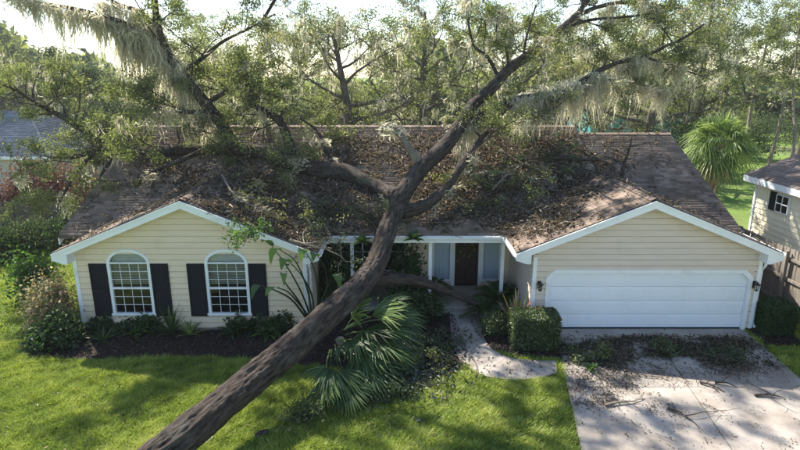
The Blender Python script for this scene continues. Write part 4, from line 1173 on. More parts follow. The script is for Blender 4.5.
fr(332,350,.5, 330,368,.75,1.1,.5,'palm',-.4); fr(340,345,.5, 365,366,.5,1.15,.25,'palm',.1); fr(345,330,.9, 380,306,1.35,1.1,.3,'palm',-.2); fr(335,345,.5, 345,385,.40,1.0,.2,'palm',.2); fr(340,340,.8, 350,340,1.0,1.1,.5,'palm',.0)
fr(338,342,.5, 385,352,.5,1.0,.3,'palm',.1); fr(342,330,.7,395,318,1.0,1.0,.4,'palm',.5)
mb = MB(); b0 = gp(340,340,.5)-cO; mb.tube([(-.25,.15,-.05), tuple(b0*.5+Vector((-.1,0,.1))), tuple(b0)], [.17,.15,.12], 10, .15); mb.build('trunk', M['bark_pale'], cp)

# ------------------------------------------------------------------ garden plants
def strap_plant(name, loc, n, L, w, mat, label, seed, el0=1.35, el1=.25, droop=.5, cat='plant', group=None):
    rn = np.random.default_rng(seed); root = empty(name, loc, label, cat, group); rg = random.Random(seed)
    for k in range(n):
        a = k*2.4+rg.uniform(-.3,.3); el = el0+(el1-el0)*k/n+rg.uniform(-.1,.1); l = L*rg.uniform(.75,1.1)
        V, F = [], []
        for i, t in enumerate((0,.25,.5,.75,1)):
            ww = w*(.7,1,.9,.6,.05)[i]*.5; r = l*t*math.cos(el); z = .02+l*t*math.sin(el)-droop*l*t*t*.7
            c = Vector((math.cos(a)*r, math.sin(a)*r, max(z,.02))); s = Vector((-math.sin(a),math.cos(a),0))
            V += [tuple(c-s*ww+Vector((0,0,ww*.5))), tuple(c), tuple(c+s*ww+Vector((0,0,ww*.5)))]
        for i in range(4): b = i*3; F += [(b,b+1,b+4,b+3),(b+1,b+2,b+5,b+4)]
        np_mesh('leaf', V, F, mat, root, np.full(len(V), rg.random()))
    return root
def sago(name, loc, n, L, label, seed, mat, group=None, cat='plant'):
    rg = random.Random(seed); root = empty(name, loc, label, cat, group)
    mb = MB(); mb.tube([(0,0,-.03),(0,0,.28)], [.14,.12], 8, .2); mb.build('stump', M['bark_bg'], root)
    for k in range(n):
        a = k*2.4+rg.uniform(-.2,.2); el = 1.25-1.0*k/n; l = L*rg.uniform(.85,1.1); V, F, R = [], [], []
        path = [Vector((math.cos(a)*l*t*math.cos(el), math.sin(a)*l*t*math.cos(el), .25+l*t*math.sin(el)-.55*l*t*t)) for t in np.linspace(0,1,13)]
        mbp = MB(); mbp.tube([tuple(p) for p in path], [.014*(1-.07*i) for i in range(13)], 4); V += mbp.v; F += mbp.f
        for i in range(2,13):
            t = (path[i]-path[i-1]).normalized(); s = Vector((-math.sin(a),math.cos(a),0))
            for sg in (-1,1):
                for h in (0,.5):
                    b = path[i]*(1-h)+path[i-1]*h; ln = .26*math.sin(math.pi*(i-.5)/13)**.6*L/.9
                    e = b+(s*sg+t*.55+Vector((0,0,.15))).normalized()*ln; q = len(V)
                    V += [tuple(b-t*.012), tuple((b+e)/2+t*.016+Vector((0,0,.02))), tuple(e), tuple((b+e)/2-t*.012)]; F += [(q,q+1,q+2,q+3)]
        me = bpy.data.meshes.new('frond'); me.from_pydata(V, [], F); me.update()
        x = me.attributes.new('rnd','FLOAT','POINT'); x.data.foreach_set('value', np.full(len(V), rg.random(), dtype=np.float32))
        me.materials.append(mat); link(bpy.data.objects.new('frond', me), root)
    return root
g3 = lambda px,py: tuple(gp(px,py))
# left corner shrubs
bush('variegated_shrub', g3(56,330), .70,.75,1.45, 4600,.10,M['variegated'],'tall shrub with pinkish and green leaves at the left house corner', seed=51, clumps=40, aspect=.55)
bush('corner_shrub', g3(58,345), .75,.6,.65, 3000,.13,M['shrub'],'dark glossy shrub at the foot of the pinkish corner shrub', seed=52, aspect=.55)
bush('leafy_shrub', g3(38,300), .8,.8,1.35, 3000,.14,M['banana'],'bright green leafy shrub behind the pinkish corner shrub', seed=53, aspect=.5)
# plants under the windows
row = [(98,333,'shrub'),(120,331,'shrub'),(138,334,'banana'),(152,330,'shrub'),(232,334,'shrub'),(252,332,'shrub'),(268,336,'banana'),(282,332,'shrub')]
rl = ['low leafy plant left of the left window','leafy plant under the left arched window','brighter broad leaf plant under the left window','dark leafy plant beneath the left window right shutter','leafy plant under the right arched window','dark leafy plant beneath the right window','brighter leafy plant right of the right window','dark leafy plant at the right end of the front bed']
for k, ((px,py,mt), lab) in enumerate(zip(row, rl)):
    strap_plant('broadleaf_plant', g3(px,py), 26, .62, .13, M[mt], lab, 60+k, 1.3, .2, .45, group='plants under the arched windows')
    bush('bedding_shrub', g3(px+6,py-2), .42,.35,.42, 900,.11,M['shrub'],'small dark shrub beside the '+lab, seed=70+k, clumps=12, group='bedding shrubs under the windows')
strap_plant('spiky_plant', g3(172,334), 34, 1.05, .07, M['palm'], 'spiky yucca-like plant between the two arched windows', 80, 1.45, .35, .2)
strap_plant('spiky_plant', g3(190,336), 22, .7, .06, M['palm_bright'], 'smaller pale spiky plant right of the big spiky one', 81, 1.4, .3, .25)
strap_plant('spiky_plant', g3(103,342), 20, .6, .055, M['palm'], 'small spiky plant left of the left shutter', 82, 1.3, .25, .3)
# plants by the porch
sago('sago_palm', g3(498,308), 26, 1.25, 'dark sago palm in front of the front door right side', 83, M['palm'], 'sago palms by the porch')
sago('sago_palm', g3(482,318), 18, .8, 'small sago palm beside the walkway', 84, M['palm'], 'sago palms by the porch')
sago('sago_palm', g3(432,300), 20, 1.05, 'sago palm left of the front door behind the fork', 85, M['palm'], 'sago palms by the porch')
strap_plant('bromeliad', (3.5,15.35,0), 30, 1.5, .10, M['bromeliad'], 'red and green spiky bromeliad behind the clipped hedge', 86, 1.5, .8, .22)
bush('porch_shrub', g3(418,318), .8,.6,.7, 2600,.11,M['shrub'],'dark low shrub under the low forked limb', seed=87)
bush('porch_shrub', g3(404,304), .6,.5,1.65, 3000,.12,M['shrub'],'dark shrub left of the porch walk behind the fork', seed=88)
bush('porch_shrub', g3(322,300), .6,.5,1.5, 3200,.12,M['shrub'],'dark tall shrub in the corner by the left wing', seed=89)
bush('porch_shrub', g3(343,306), .75,.5,1.6, 3600,.12,M['shrub'],'dark shrub behind the trunk left of the fork', seed=90)
bush('rounded_shrub', g3(494,335), .42,.42,.52, 3600,.055,M['box'],'rounded green shrub left of the clipped hedge by the walk', seed=91, clumps=40, shell=.9)
bush('side_shrub', (12.0,13.9,0), .55,.6,.9, 2200,.10,M['shrub'],'dark shrub by the right fence at the picture edge', seed=92)
# clipped hedges
def clipped(name, loc, a, b, h, n, mat, label, seed, rz=0.0):
    rn = np.random.default_rng(seed); root = empty(name, loc, label, 'hedge'); root.rotation_euler = (0,0,rz)
    P = rn.uniform(-1,1,(n,3)); f = rn.integers(0,5,n); s = np.sign(rn.uniform(-1,1,n)); d = 1-np.abs(rn.normal(0,.09,n))
    P[f<2,0] = (s*d)[f<2]; m_ = (f>=2)&(f<4); P[m_,1] = (s*d)[m_]; P[f==4,2] = d[f==4]
    ax = np.abs(P); k = np.maximum(1, np.sqrt(np.sum(ax**7,1))**(2/7.)/1.06); P = P/k[:,None]
    P *= np.array([a,b,h/2]); P[:,2] += h/2+.03
    P += rn.normal(0,.018,(n,3)); P[:,:2] *= (1+.05*np.array([noise.noise(Vector(q)*3.0) for q in P]))[:,None]; P[:,2] = np.maximum(P[:,2],.03)
    leaves('foliage', P, .052, mat, root, .6, .35, rn, kind='stuff')
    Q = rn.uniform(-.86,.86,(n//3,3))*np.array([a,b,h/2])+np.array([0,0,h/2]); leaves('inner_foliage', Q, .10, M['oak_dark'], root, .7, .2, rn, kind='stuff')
    mb = MB()
    for k in range(9):
        x, y = rn.uniform(-.7,.7)*a, rn.uniform(-.7,.7)*b; mb.tube([(x*.6,y*.6,-.03),(x*.8,y*.8,h*.4),(x,y,h*.85)], [.02,.015,.006], 5)
    mb.build('stems', M['bark_bg'], root)
hp = gp(533,346); clipped('clipped_hedge', (hp.x, hp.y+.05, 0), .66, .42, .98, 15000, M['box'], 'box clipped green hedge between walkway and garage door', 95)
hp = gp(770,331); clipped('clipped_hedge', (hp.x, hp.y, 0), .48, .42, .92, 11000, M['shrub'], 'dark box clipped hedge at the right garage corner', 96)

# banana-like plant with torn leaves at the corner of the left wing
bp = empty('broken_banana_plant', g3(312,322), 'leaning broad leaved plant with torn stems right of the right arched window', 'plant')
bO = Vector(bp.location); rg = random.Random(9)
def stem_leaf(pts, wleaf, lleaf, hang):
    P3 = [at(x,y,Y)-bO for x,y,Y in pts]
    s_ = spline([tuple(p) for p in P3], 12); mb = MB(); mb.tube([tuple(q) for q in s_], [.035*(1-.06*i) for i in range(12)], 6); mb.build('stem', M['banana'], bp, smooth=True)
    e = Vector(s_[-1]); d = (Vector(s_[-1])-Vector(s_[-3])).normalized(); s = Vector((.95,rg.uniform(-.3,.1),rg.uniform(-.2,.2))).normalized(); V, F = [], []
    n = 9
    for i in range(n):
        t = i/(n-1); c = e+d*lleaf*t*(1-.35*hang*t)-Vector((0,0,hang*lleaf*t*t)); ww = wleaf*math.sin(math.pi*min(1,.08+.92*t)**.8)*(1 if i%2 else .8)+.01
        V += [tuple(c-s*ww+Vector((0,0,.3*ww))), tuple(c), tuple(c+s*ww+Vector((0,0,.25*ww)))]
    for i in range(n-1): b = i*3; F += [(b,b+1,b+4,b+3),(b+1,b+2,b+5,b+4)]
    np_mesh('leaf', V, F, M['banana'], bp, np.full(len(V), rg.random()))
stem_leaf([(312,322,15.1),(303,296,14.9),(288,268,14.7),(272,246,14.7)],.13,.6,.5)
stem_leaf([(314,322,15.1),(312,296,15.0),(302,276,14.8),(290,262,14.7)],.15,.6,.9)
stem_leaf([(316,322,15.1),(318,296,15.1),(314,268,15.0),(306,252,14.8)],.14,.55,1.0)
stem_leaf([(318,322,15.1),(326,298,15.2),(326,272,15.2),(318,256,15.1)],.13,.5,.9)
stem_leaf([(313,322,15.1),(300,305,14.8),(288,292,14.6),(278,288,14.5)],.12,.5,.7)
stem_leaf([(309,322,15.1),(292,300,14.7),(274,290,14.5),(262,286,14.4)],.11,.5,1.0)
stem_leaf([(317,322,15.1),(322,300,15.1),(330,282,15.1),(334,276,15.0)],.14,.6,1.1)
stem_leaf([(313,322,15.1),(308,292,14.9),(296,262,14.7),(280,250,14.6)],.12,.55,1.1)
stem_leaf([(310,322,15.1),(298,300,14.9),(286,284,14.8),(284,276,14.7)],.12,.6,1.0)
# bright leaves by the trunk at the eave
for k, (px,py,lab) in enumerate([(362,243,'bright green sprig left of the trunk at the porch eave'),(414,240,'bright green sprig right of the trunk at the porch eave')]):
    strap_plant('leafy_sprig', tuple(at(px,py,16.7)), 14, .42, .17, M['banana'], lab, 120+k, 1.2, -.2, .3, group='bright sprigs at the eave')
# ------------------------------------------------------------------ fences
def fence(p, q, h, mat, label, w=.14, gap=.008, seed=1, rails=True, group='wooden fences'):
    rg = random.Random(seed); p, q = Vector((*p,0)), Vector((*q,0)); L = (q-p).length; d = (q-p)/L; n = Vector((d.y,-d.x,0))
    root = empty('wooden_fence', tuple(p), label, 'fence', group)
    k = 0.0; ang = math.atan2(d.y, d.x); meshes = []
    for v in range(4):
        mb = MB(); t = h+rg.uniform(-.03,.03); c = .03
        pr = [(0,0),(w,0),(w,t-c),(w-c,t),(c,t),(0,t-c)]
        mb.hexa([(x,-.009,z) for x,z in pr], [(x,.009,z) for x,z in pr]); o = mb.build('picket', mat, root); o.rotation_euler = (0,0,ang); meshes.append(o.data)
        o.location = tuple(d*k); k += w+gap
    while k < L:
        o = link(bpy.data.objects.new('picket', rg.choice(meshes)), root); o.location = tuple(d*k+Vector((0,0,rg.uniform(-.02,.02)))); o.rotation_euler = (rg.uniform(-.012,.012),rg.uniform(-.012,.012),ang); k += w+gap
    for z in (.35,h*.55,h-.3):
        mb = MB(); mb.bar(-n*.045+Vector((0,0,z)), d*L-n*.045+Vector((0,0,z)), .04, .09); mb.build('rail', mat, root)
    k = 0
    while k <= L:
        mb = MB(); c = d*k-n*.11; mb.box(c.x-.05,c.x+.05,c.y-.05,c.y+.05,-.1,h-.05); mb.build('post', mat, root); k += 2.4
    return root
fence((-30,25.2), (-10.9,25.2), 1.85, M['darkwood'], 'dark wooden fence left of the house behind the shrubs', seed=2)
fence((12.45,12.2), (12.45,24.0), 2.15, M['wood'], 'grey wooden fence along the right neighbour', seed=3)
fence((10.85,17.9), (11.45,17.9), 2.0, M['wood'], 'short grey fence beside the right garage corner', seed=4)

# ------------------------------------------------------------------ neighbouring houses
def board_house(name, label, x0, x1, y0, y1, h, rh, axis, wallmat, roofmat, over=.35, hip=0.0):
    root = empty(name, (0,0,0), label, 'house'); mb = MB()
    if axis == 'y':
        xm = (x0+x1)/2
        mb.hexa([(x0,y0,0),(x1,y0,0),(x1,y0,h),(xm,y0,h+rh-.12),(x0,y0,h)], [(x0,y1,0),(x1,y1,0),(x1,y1,h),(xm,y1,h+rh-.12),(x0,y1,h)])
    else:
        ym = (y0+y1)/2
        if hip: mb.box(x0,x1,y0,y1,0,h)
        else: mb.hexa([(x0,y0,0),(x0,y1,0),(x0,y1,h),(x0,ym,h+rh-.12),(x0,y0,h)], [(x1,y0,0),(x1,y1,0),(x1,y1,h),(x1,ym,h+rh-.12),(x1,y0,h)])
    mb.build('wall', wallmat, root)
    rf = empty('roof', parent=root); o = over
    e = h-o*rh/((y1-y0)/2 if axis == 'x' else (x1-x0)/2)
    if axis == 'y':
        xm = (x0+x1)/2; pl = [([(x0-o,y1+o,e),(x0-o,y0-o,e),(xm,y0-o,h+rh),(xm,y1+o,h+rh)],(0,-1,0),(xm-x0,0,rh)), ([(x1+o,y0-o,e),(x1+o,y1+o,e),(xm,y1+o,h+rh),(xm,y0-o,h+rh)],(0,1,0),(x0-xm,0,rh))]
    else:
        ym = (y0+y1)/2; hp = hip
        pl = [([(x0-o,y0-o,e),(x1+o,y0-o,e),(x1+o-hp,ym,h+rh),(x0-o+hp,ym,h+rh)],(1,0,0),(0,ym-y0,rh)), ([(x1+o,y1+o,e),(x0-o,y1+o,e),(x0-o+hp,ym,h+rh),(x1+o-hp,ym,h+rh)],(-1,0,0),(0,y0-ym,rh))]
        if hp: pl += [([(x1+o,y0-o,e),(x1+o,y1+o,e),(x1+o-hp,ym,h+rh)],(0,1,0),(-hp,0,h+rh-e)), ([(x0-o,y1+o,e),(x0-o,y0-o,e),(x0-o+hp,ym,h+rh)],(0,-1,0),(hp,0,h+rh-e))]
    for c, u, v in pl:
        mb = MB(); mb.hexa([(a,b,z-.1) for a,b,z in c], c); mb.build('roof_deck', roofmat, rf); shingles(c, u, v, roofmat, rf, ex=.18, tw=.4)
    return root, e
M['neighbour_cream'] = mat_noise('neighbour_cream', (.86,.77,.57), (.90,.81,.61), 1.2, .6)
M['neighbour_wall'] = mat_noise('neighbour_wall', (.45,.42,.38), (.52,.49,.45), 1.2, .6)
M['teal'] = mat_noise('teal_paint', (.10,.33,.36), (.13,.40,.43), 1.2, .6)
nr, e = board_house('neighbour_house', 'cream house with brown roof at the right picture edge', 14.0, 22.0, 10.5, 21.6, 3.85, 1.6, 'y', M['neighbour_cream'], M['shingle_tan'])
z = .3
while z < 3.6:       # its lap siding
    mb = MB(); mb.hexa([(13.998,10.5,z),(13.998,21.6,z),(13.998,21.6,z+.2),(13.998,10.5,z+.2)], [(13.965,10.5,z),(13.965,21.6,z),(13.99,21.6,z+.192),(13.99,10.5,z+.192)]); mb.build('clapboard', M['neighbour_cream'], nr); z += .2
box_part('fascia', M['white'], nr, 13.60, 13.65, 10.2, 21.9, e-.24, e-.02); box_part('soffit', M['white'], nr, 13.66, 13.96, 10.2, 21.9, e-.24, e-.20)
box_part('corner_board', M['white'], nr, 13.94, 14.06, 21.52, 21.63, 0, 3.6)
ww = empty('window', parent=nr); box_part('frame', M['white'], ww, 13.90, 13.97, 19.55, 20.25, 2.62, 3.28)
for a in (19.59,19.92):
    for b in (2.66,2.97): box_part('pane', M['glass'], ww, 13.893, 13.899, a, a+.29, b, b+.27)
box_part('shutter', M['black'], nr, 13.93, 13.962, 20.28, 20.66, 2.60, 3.30)
nl, e = board_house('neighbour_house', 'low house with blue grey roof behind the fence at far left', -36, -22.2, 35.2, 45.5, 2.75, 2.3, 'x', M['neighbour_wall'], M['shingle_blue'], hip=4.5)
box_part('fascia', M['white'], nl, -36.35, -21.85, 34.80, 34.85, e-.2, e-.02)
m0 = at(604,118,56); th, e = board_house('neighbour_house', 'distant teal house seen through the hanging moss', m0.x-1.2, m0.x+7.5, 56, 64, 4.3, 1.9, 'x', M['teal'], M['shingle_tan'])
for xx in (1.0,3.4,5.6): 
    w2 = empty('window', parent=th); box_part('frame', M['white'], w2, m0.x+xx, m0.x+xx+1.1, 55.9, 55.99, 1.0, 2.3); box_part('pane', M['glass'], w2, m0.x+xx+.1, m0.x+xx+1.0, 55.88, 55.9, 1.1, 2.2)
# parked pale car far behind
pc = at(646,124,50); car = empty('parked_car', (pc.x+.2,49,0), 'small white car parked behind the right roof ridge', 'car')
mb = MB(); pr = [(-2.1,.3),(-2.15,.75),(-1.5,.9),(-.8,1.4),(.7,1.42),(1.4,.95),(2.1,.85),(2.15,.3)]
mb.hexa([(x,-.8,z) for x,z in pr], [(x,.8,z) for x,z in pr]); mb.build('body', M['white'], car)
for x in (-1.35,1.35):
    for y in (-.78,.78):
        mb = MB(); mb.tube([(x,y-.1,.32),(x,y+.1,.32)], [.32,.32], 14); mb.build('wheel', M['black'], car)
mb = MB(); q = [(-1.3,.93),(-.75,1.33),(.62,1.35),(1.15,.95)]; mb.hexa([(x,-.815,z) for x,z in q], [(x,-.805,z) for x,z in q]); mb.build('window', M['glass'], car)

# shrubs along the left fence
bush('burgundy_hedge', (-17.5,27.2,0), 3.2,.9,2.6, 11000,.15,M['burgundy'],'reddish purple hedge behind the dark fence at far left','hedge', seed=140, clumps=70)
bush('burgundy_hedge', (-22.5,27.4,0), 2.6,.9,2.4, 8000,.15,M['burgundy'],'reddish purple hedge at the left picture edge','hedge', seed=141, clumps=60)
fs = [(8,258,1.0,.9,1.1),(30,255,1.0,.8,1.2),(55,252,.9,.8,1.0),(82,245,1.0,.7,1.2),(105,240,.9,.7,1.3),(-12,262,1.0,.9,1.2)]
fl = ['dark shrub under the fence at the left picture edge','dark shrub under the fence second from the left','dark shrub under the middle of the left fence','dark shrub left of the house under the draped branches','dark shrub beside the left house wall','dark shrub cut off by the left edge below the fence']
for k, ((px,py,a,b,c), lab) in enumerate(zip(fs, fl)):
    bush('fence_shrub', tuple(gp(px,py)), a, b, c, 3000, .12, M['oak_dark' if k % 2 else 'shrub'], lab, 'shrub', 'shrubs along the left fence', seed=150+k)

# ------------------------------------------------------------------ litter
rn = np.random.default_rng(77)
def fbm(X, Y, s, seed=0.0):
    return np.array([noise.fractal(Vector((x*s+seed, y*s, seed*.3)), 1.0, 2.0, 4) for x, y in zip(X, Y)])
# leaves on the roof: thick over the middle and the left wing's right slope, thin elsewhere
N = 150000
X = rn.uniform(-10.6,11.0,N); Y = rn.uniform(15.3,23.4,N)
Zr = roofz(X,Y); ok = Zr > 0; X, Y, Zr = X[ok], Y[ok], Zr[ok]
px = 400+FPX*X/(Y*CT+(CAM_H-Zr)*ST); py = 225-FPX*np.tan(PITCH-np.arctan2(CAM_H-Zr, Y))
dens = np.where(X > 6.5, .012, .045)
def blob(cx, cy, rx, ry, a): 
    global dens
    dens = np.maximum(dens, a*np.exp(-(((px-cx)/rx)**2+((py-cy)/ry)**2)**1.5))
blob(270,215,75,42,1.0); blob(235,200,55,30,.7); blob(325,215,45,35,.9); blob(490,175,75,40,.95); blob(545,170,60,28,.9); blob(510,215,45,18,.85); blob(440,200,40,25,.7); blob(565,178,30,20,.45); blob(355,165,40,25,.55); blob(540,215,35,18,.8); blob(300,250,30,18,.9); blob(170,175,40,18,.25); blob(585,165,22,12,.4); blob(420,160,50,22,.6)
pat = np.clip(.5+1.3*fbm(X,Y,1.1,3.0), 0, 1)**1.2*1.5
keep = rn.uniform(0,1,len(X)) < dens*(.12+pat)
X, Y, Zr = X[keep], Y[keep], Zr[keep]; lift = .025+np.abs(rn.normal(0,.05,len(X)))*np.minimum(1,dens[keep]*1.2)
tone = np.clip(.5+.45*fbm(X,Y,.8,9.0)+rn.normal(0,.24,len(X)),0,1)
tag(leaves('roof_leaf_litter', np.stack([X,Y,Zr+lift],1), .10, M['litter'], None, .55, 1.3, rn, rnd=tone), 'dry brown leaves and bark scraps covering the roof', 'leaf litter', kind='stuff')
RL = (X, Y, Zr)
ii = rn.choice(len(X), 7000, replace=False)
tag(leaves('roof_bark_scraps', np.stack([X[ii],Y[ii],Zr[ii]+.05+np.abs(rn.normal(0,.05,7000))],1), .17, M['litter'], None, .4, 1.0, rn, rnd=np.clip(rn.normal(.66,.2,7000),0,1)), 'larger curled tan leaves and bark scraps heaped on the roof', 'bark scraps', kind='stuff')

def twigs(name, P, ang, L, r, mat, tilt=None, n=4):
    """bent little sticks lying about, one mesh"""
    V, F, R = [], [], []
    for i in range(len(P)):
        d = Vector((math.cos(ang[i]), math.sin(ang[i]), 0)); s = Vector((-d.y,d.x,0)); b = len(V); rr = rn.random(); bend = rn.normal(0,.12)*L[i]
        for k in range(n):
            t = k/(n-1)-.5; c = Vector(P[i])+d*(L[i]*t)+s*(bend*(t*t*4-.5)+rn.normal(0,.02))
            if tilt is not None:
                g0, g1 = float(tilt(P[i][0],P[i][1])), float(tilt(c.x,c.y))
                c.z = (g1 if g1 > g0-.5 else g0)+(P[i][2]-g0)+.03+.06*L[i]*(t+.5)
            ra = r[i]*(1-.6*(t+.5))
            V += [tuple(c+s*ra), tuple(c+Vector((0,0,ra*1.6))), tuple(c-s*ra)]; R += [rr]*3
        for k in range(n-1):
            q = b+k*3; F += [(q,q+1,q+4,q+3),(q+1,q+2,q+5,q+4),(q+2,q,q+3,q+5)]
    return np_mesh(name, V, F, mat, None, R, kind='stuff')
def rz0(x, y):
    return float(roofz(x,y))
ii = rn.choice(len(X), min(8000, len(X)), replace=False)
PT = [(X[i],Y[i],Zr[i]+.02) for i in ii]
tag(twigs('roof_twigs', PT, rn.uniform(0,6.28,len(ii)), rn.uniform(.12,.3,len(ii))+rn.exponential(.25,len(ii)), rn.uniform(.006,.02,len(ii)), M['twig'], rz0), 'broken twigs strewn over the roof', 'twigs', kind='stuff')

# larger broken branches lying on the roof, each its own thing
def fallen_branch(pts, r, label, seed, leafmat='oak', nl=5, mat='bark_obj', mossy=0, nleaf=40, name='fallen_branch', group='broken branches on the roof', tl=1.0):
    rg = random.Random(seed); o0 = Vector(pts[0]); root = empty(name, tuple(o0), label, 'branch', group)
    s_ = spline([tuple(Vector(p)-o0) for p in pts], 22); mb = MB()
    mb.tube([tuple(q) for q in s_], [r*(1-.75*i/21) for i in range(22)], 8, .25); mb.build('stem', M[mat], root, smooth=True)
    mb = MB(); cl = []
    for k in range(nl):
        i = rg.randint(5,20); d = Vector((rg.gauss(0,1),rg.gauss(0,.6),rg.uniform(.0,.5)))
        grow(Vector(s_[i]), d, tl*rg.uniform(.5,1.1), r*.4, 1, cl, mb, Vector((0,0,0)), rg, .12, .2, .8)
    mb.build('side_twigs', M[mat], root, kind='stuff')
    C = np.array([c for c in cl if c[2]+o0.z > rz0(c[0]+o0.x, c[1]+o0.y)+.05]).reshape(-1,4)
    if len(C) and nleaf: crown_leaves(C, nleaf, .085, M[leafmat], root, (0,0,0), rn)
    if mossy: moss('spanish_moss', [tuple(s_[rg.randint(4,20)]) for _ in range(mossy)], [rg.uniform(.2,.5) for _ in range(mossy)], M['moss'], root, 24, .1, .025)
    return root
R_ = lambda x, y, l=.10: onroof(x, y, l)
fb = [([R_(600,160),R_(560,158,.2),R_(520,160,.18),R_(484,166,.12)],.07,'dark straight branch lying level across the upper right of the damaged roof','oak_dark',6,'bark_obj'),
      ([R_(470,176),R_(495,172,.25),R_(520,176,.2),R_(545,182,.1)],.075,'pale crooked branch on the roof right of the trunk','oak_olive',7,'bark_pale'),
      ([R_(492,190),R_(508,174,.3),R_(530,160,.35)],.05,'short upright pale branch beside the crooked one','oak',4,'bark_pale'),
      ([R_(500,150),R_(525,165,.2),R_(552,176,.2),R_(580,178,.1)],.06,'dark branch crossing the roof beneath the moss curtain','oak_dark',7,'bark_obj'),
      ([R_(455,215),R_(485,212,.18),R_(512,222,.1)],.05,'branch lying just above the porch gutter','oak_olive',6,'bark_obj'),
      ([R_(530,218),R_(550,205,.2),R_(572,192,.1)],.045,'pale stick in the valley left of the garage ridge','oak',4,'bark_pale'),
      ([R_(300,232),R_(330,214,.25),R_(356,208,.15)],.06,'dark branch above the left end of the porch roof','oak_dark',7,'bark_obj'),
      ([R_(345,205),R_(370,215,.2),R_(392,222,.12)],.05,'dark branch pinned left of the trunk on the roof','oak_dark',5,'bark_obj'),
      ([R_(310,150),R_(335,140,.25),R_(362,137,.2)],.05,'leafy branch on the bare upper roof left of the stub','oak',6,'bark_obj'),
      ([R_(430,195),R_(452,185,.3),R_(474,186,.2)],.05,'mossy leafy branch right beside the trunk','oak_yellow',6,'bark_obj'),
      ([R_(560,150),R_(540,140,.2),R_(515,143,.15)],.05,'dark branch near the ridge under the moss curtain','oak_dark',6,'bark_obj')]
for k, (pts, r, lab, lm, n, mt) in enumerate(fb): fallen_branch(pts, r, lab, 300+k, lm, n, mt, 3 if k in (1,3,9) else 0, 11)
def wingp(px_, py_, cx, sgn, lift):
    """point on a wing roof slope"""
    x, v = (px_-400)/FPX, (225-py_)/FPX; d = Vector((x,CT+v*ST,-ST+v*CT)); t = (ZW+lift+sgn*WS*cx-CAM_H)/(d.z+sgn*WS*d.x); return Vector((0,0,CAM_H))+d*t
Lr = lambda x, y, l=.08: wingp(x, y, LX, 1, l)
wb = [([Lr(222,175),Lr(232,192,.2),Lr(250,205,.2),Lr(275,214,.1)],.05,'pale twisted branch high on the left wing roof','oak_olive',6,'bark_pale'),
      ([Lr(245,190),Lr(270,195,.25),Lr(298,210,.2),Lr(318,226,.1)],.06,'brown branch lying across the left wing roof','oak_olive',7,'bark_obj'),
      ([Lr(262,225),Lr(285,222,.2),Lr(305,236,.15)],.045,'leafy branch low on the left wing roof','oak_yellow',7,'bark_obj'),
      ([Lr(258,212),Lr(253,226,.2),Lr(248,236,.25),Lr(243,246,.2)],.025,'small leafy branch hanging over the left gable edge','banana',6,'bark_obj'),
      ([Lr(290,240),Lr(312,246,.25),Lr(330,250,.2)],.05,'splintered branch at the left wing eave corner','oak_dark',5,'bark_pale'),
      ([Lr(235,180),Lr(262,182,.3),Lr(290,186,.3)],.05,'mossy branch near the top of the left wing','oak',7,'bark_obj')]
for k, (pts, r, lab, lm, n, mt) in enumerate(wb): fallen_branch(pts, r, lab, 330+k, lm, n, mt, 2 if k in (0,5) else 0, 14 if k == 3 else 8, tl=.34 if k == 3 else 1.0)
a = onroof(622,178,-.25)
fallen_branch([a, at(624,165,a.y+.05), at(629,150,a.y+.15), at(632,138,a.y+.2)], .085, 'thick bare stick standing up on the right roof', 350, nl=1, nleaf=0, group=None, name='upright_stick')
fallen_branch([wingp(178,190,LX,-1,.06), wingp(186,178,LX,-1,.25), wingp(190,172,LX,-1,.35), wingp(205,170,LX,-1,.1)], .045, 'small pale branch on the left slope of the left wing', 351, mat='bark_pale', nl=2, nleaf=0)

# leaves and sticks on the driveway
N = 60000; X = rn.uniform(3.2,10.3,N); Y = rn.uniform(7.0,15.4,N)
px = 400+FPX*X/(Y*CT+CAM_H*ST); py = 225-FPX*np.tan(PITCH-np.arctan2(CAM_H, Y))
dens = np.full(N,.012)
blob(690,350,60,9,.95); blob(640,345,40,7,.7); blob(600,360,30,13,.8); blob(575,355,18,14,.7); blob(735,365,40,10,.55); blob(720,345,35,6,.7); blob(620,372,70,14,.22); blob(590,395,45,14,.28); blob(665,410,30,7,.25); blob(575,350,25,8,.6)
keep = (rn.uniform(0,1,N) < dens*(.15+1.6*np.clip(.45+1.4*fbm(X,Y,1.6,5.),0,1)))&in_poly(X,Y,DRIVE)
X, Y, pyk = X[keep], Y[keep], py[keep]; z = .055+np.abs(rn.normal(0,.022,len(X)))
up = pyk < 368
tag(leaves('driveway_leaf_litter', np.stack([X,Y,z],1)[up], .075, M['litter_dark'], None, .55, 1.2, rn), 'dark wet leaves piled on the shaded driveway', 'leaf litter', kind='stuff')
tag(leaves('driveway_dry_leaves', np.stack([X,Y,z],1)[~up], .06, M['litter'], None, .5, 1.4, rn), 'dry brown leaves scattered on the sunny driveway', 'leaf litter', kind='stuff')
fx, fy = np.repeat(X,3)+rn.normal(0,.12,3*len(X)), np.repeat(Y,3)+rn.normal(0,.10,3*len(X)); k = in_poly(fx,fy,DRIVE)
tag(leaves('driveway_fine_debris', np.stack([fx[k],fy[k],np.full(k.sum(),.056)],1), .032, M['litter'], None, .6, 2.0, rn, rnd=np.clip(rn.normal(.35,.2,k.sum()),0,1)), 'fine brown bits and dirt on the driveway', 'debris', kind='stuff')
gz = lambda x, y: .05
n = 240; sel = rn.choice(len(X), n, replace=False)
tag(twigs('driveway_twigs', [(X[i]+rn.normal(0,.3),Y[i]+rn.normal(0,.2),.055) for i in sel], rn.uniform(0,6.28,n), rn.uniform(.12,.5,n), rn.uniform(.006,.014,n), M['twig'], gz), 'small broken twigs on the driveway', 'twigs', kind='stuff')
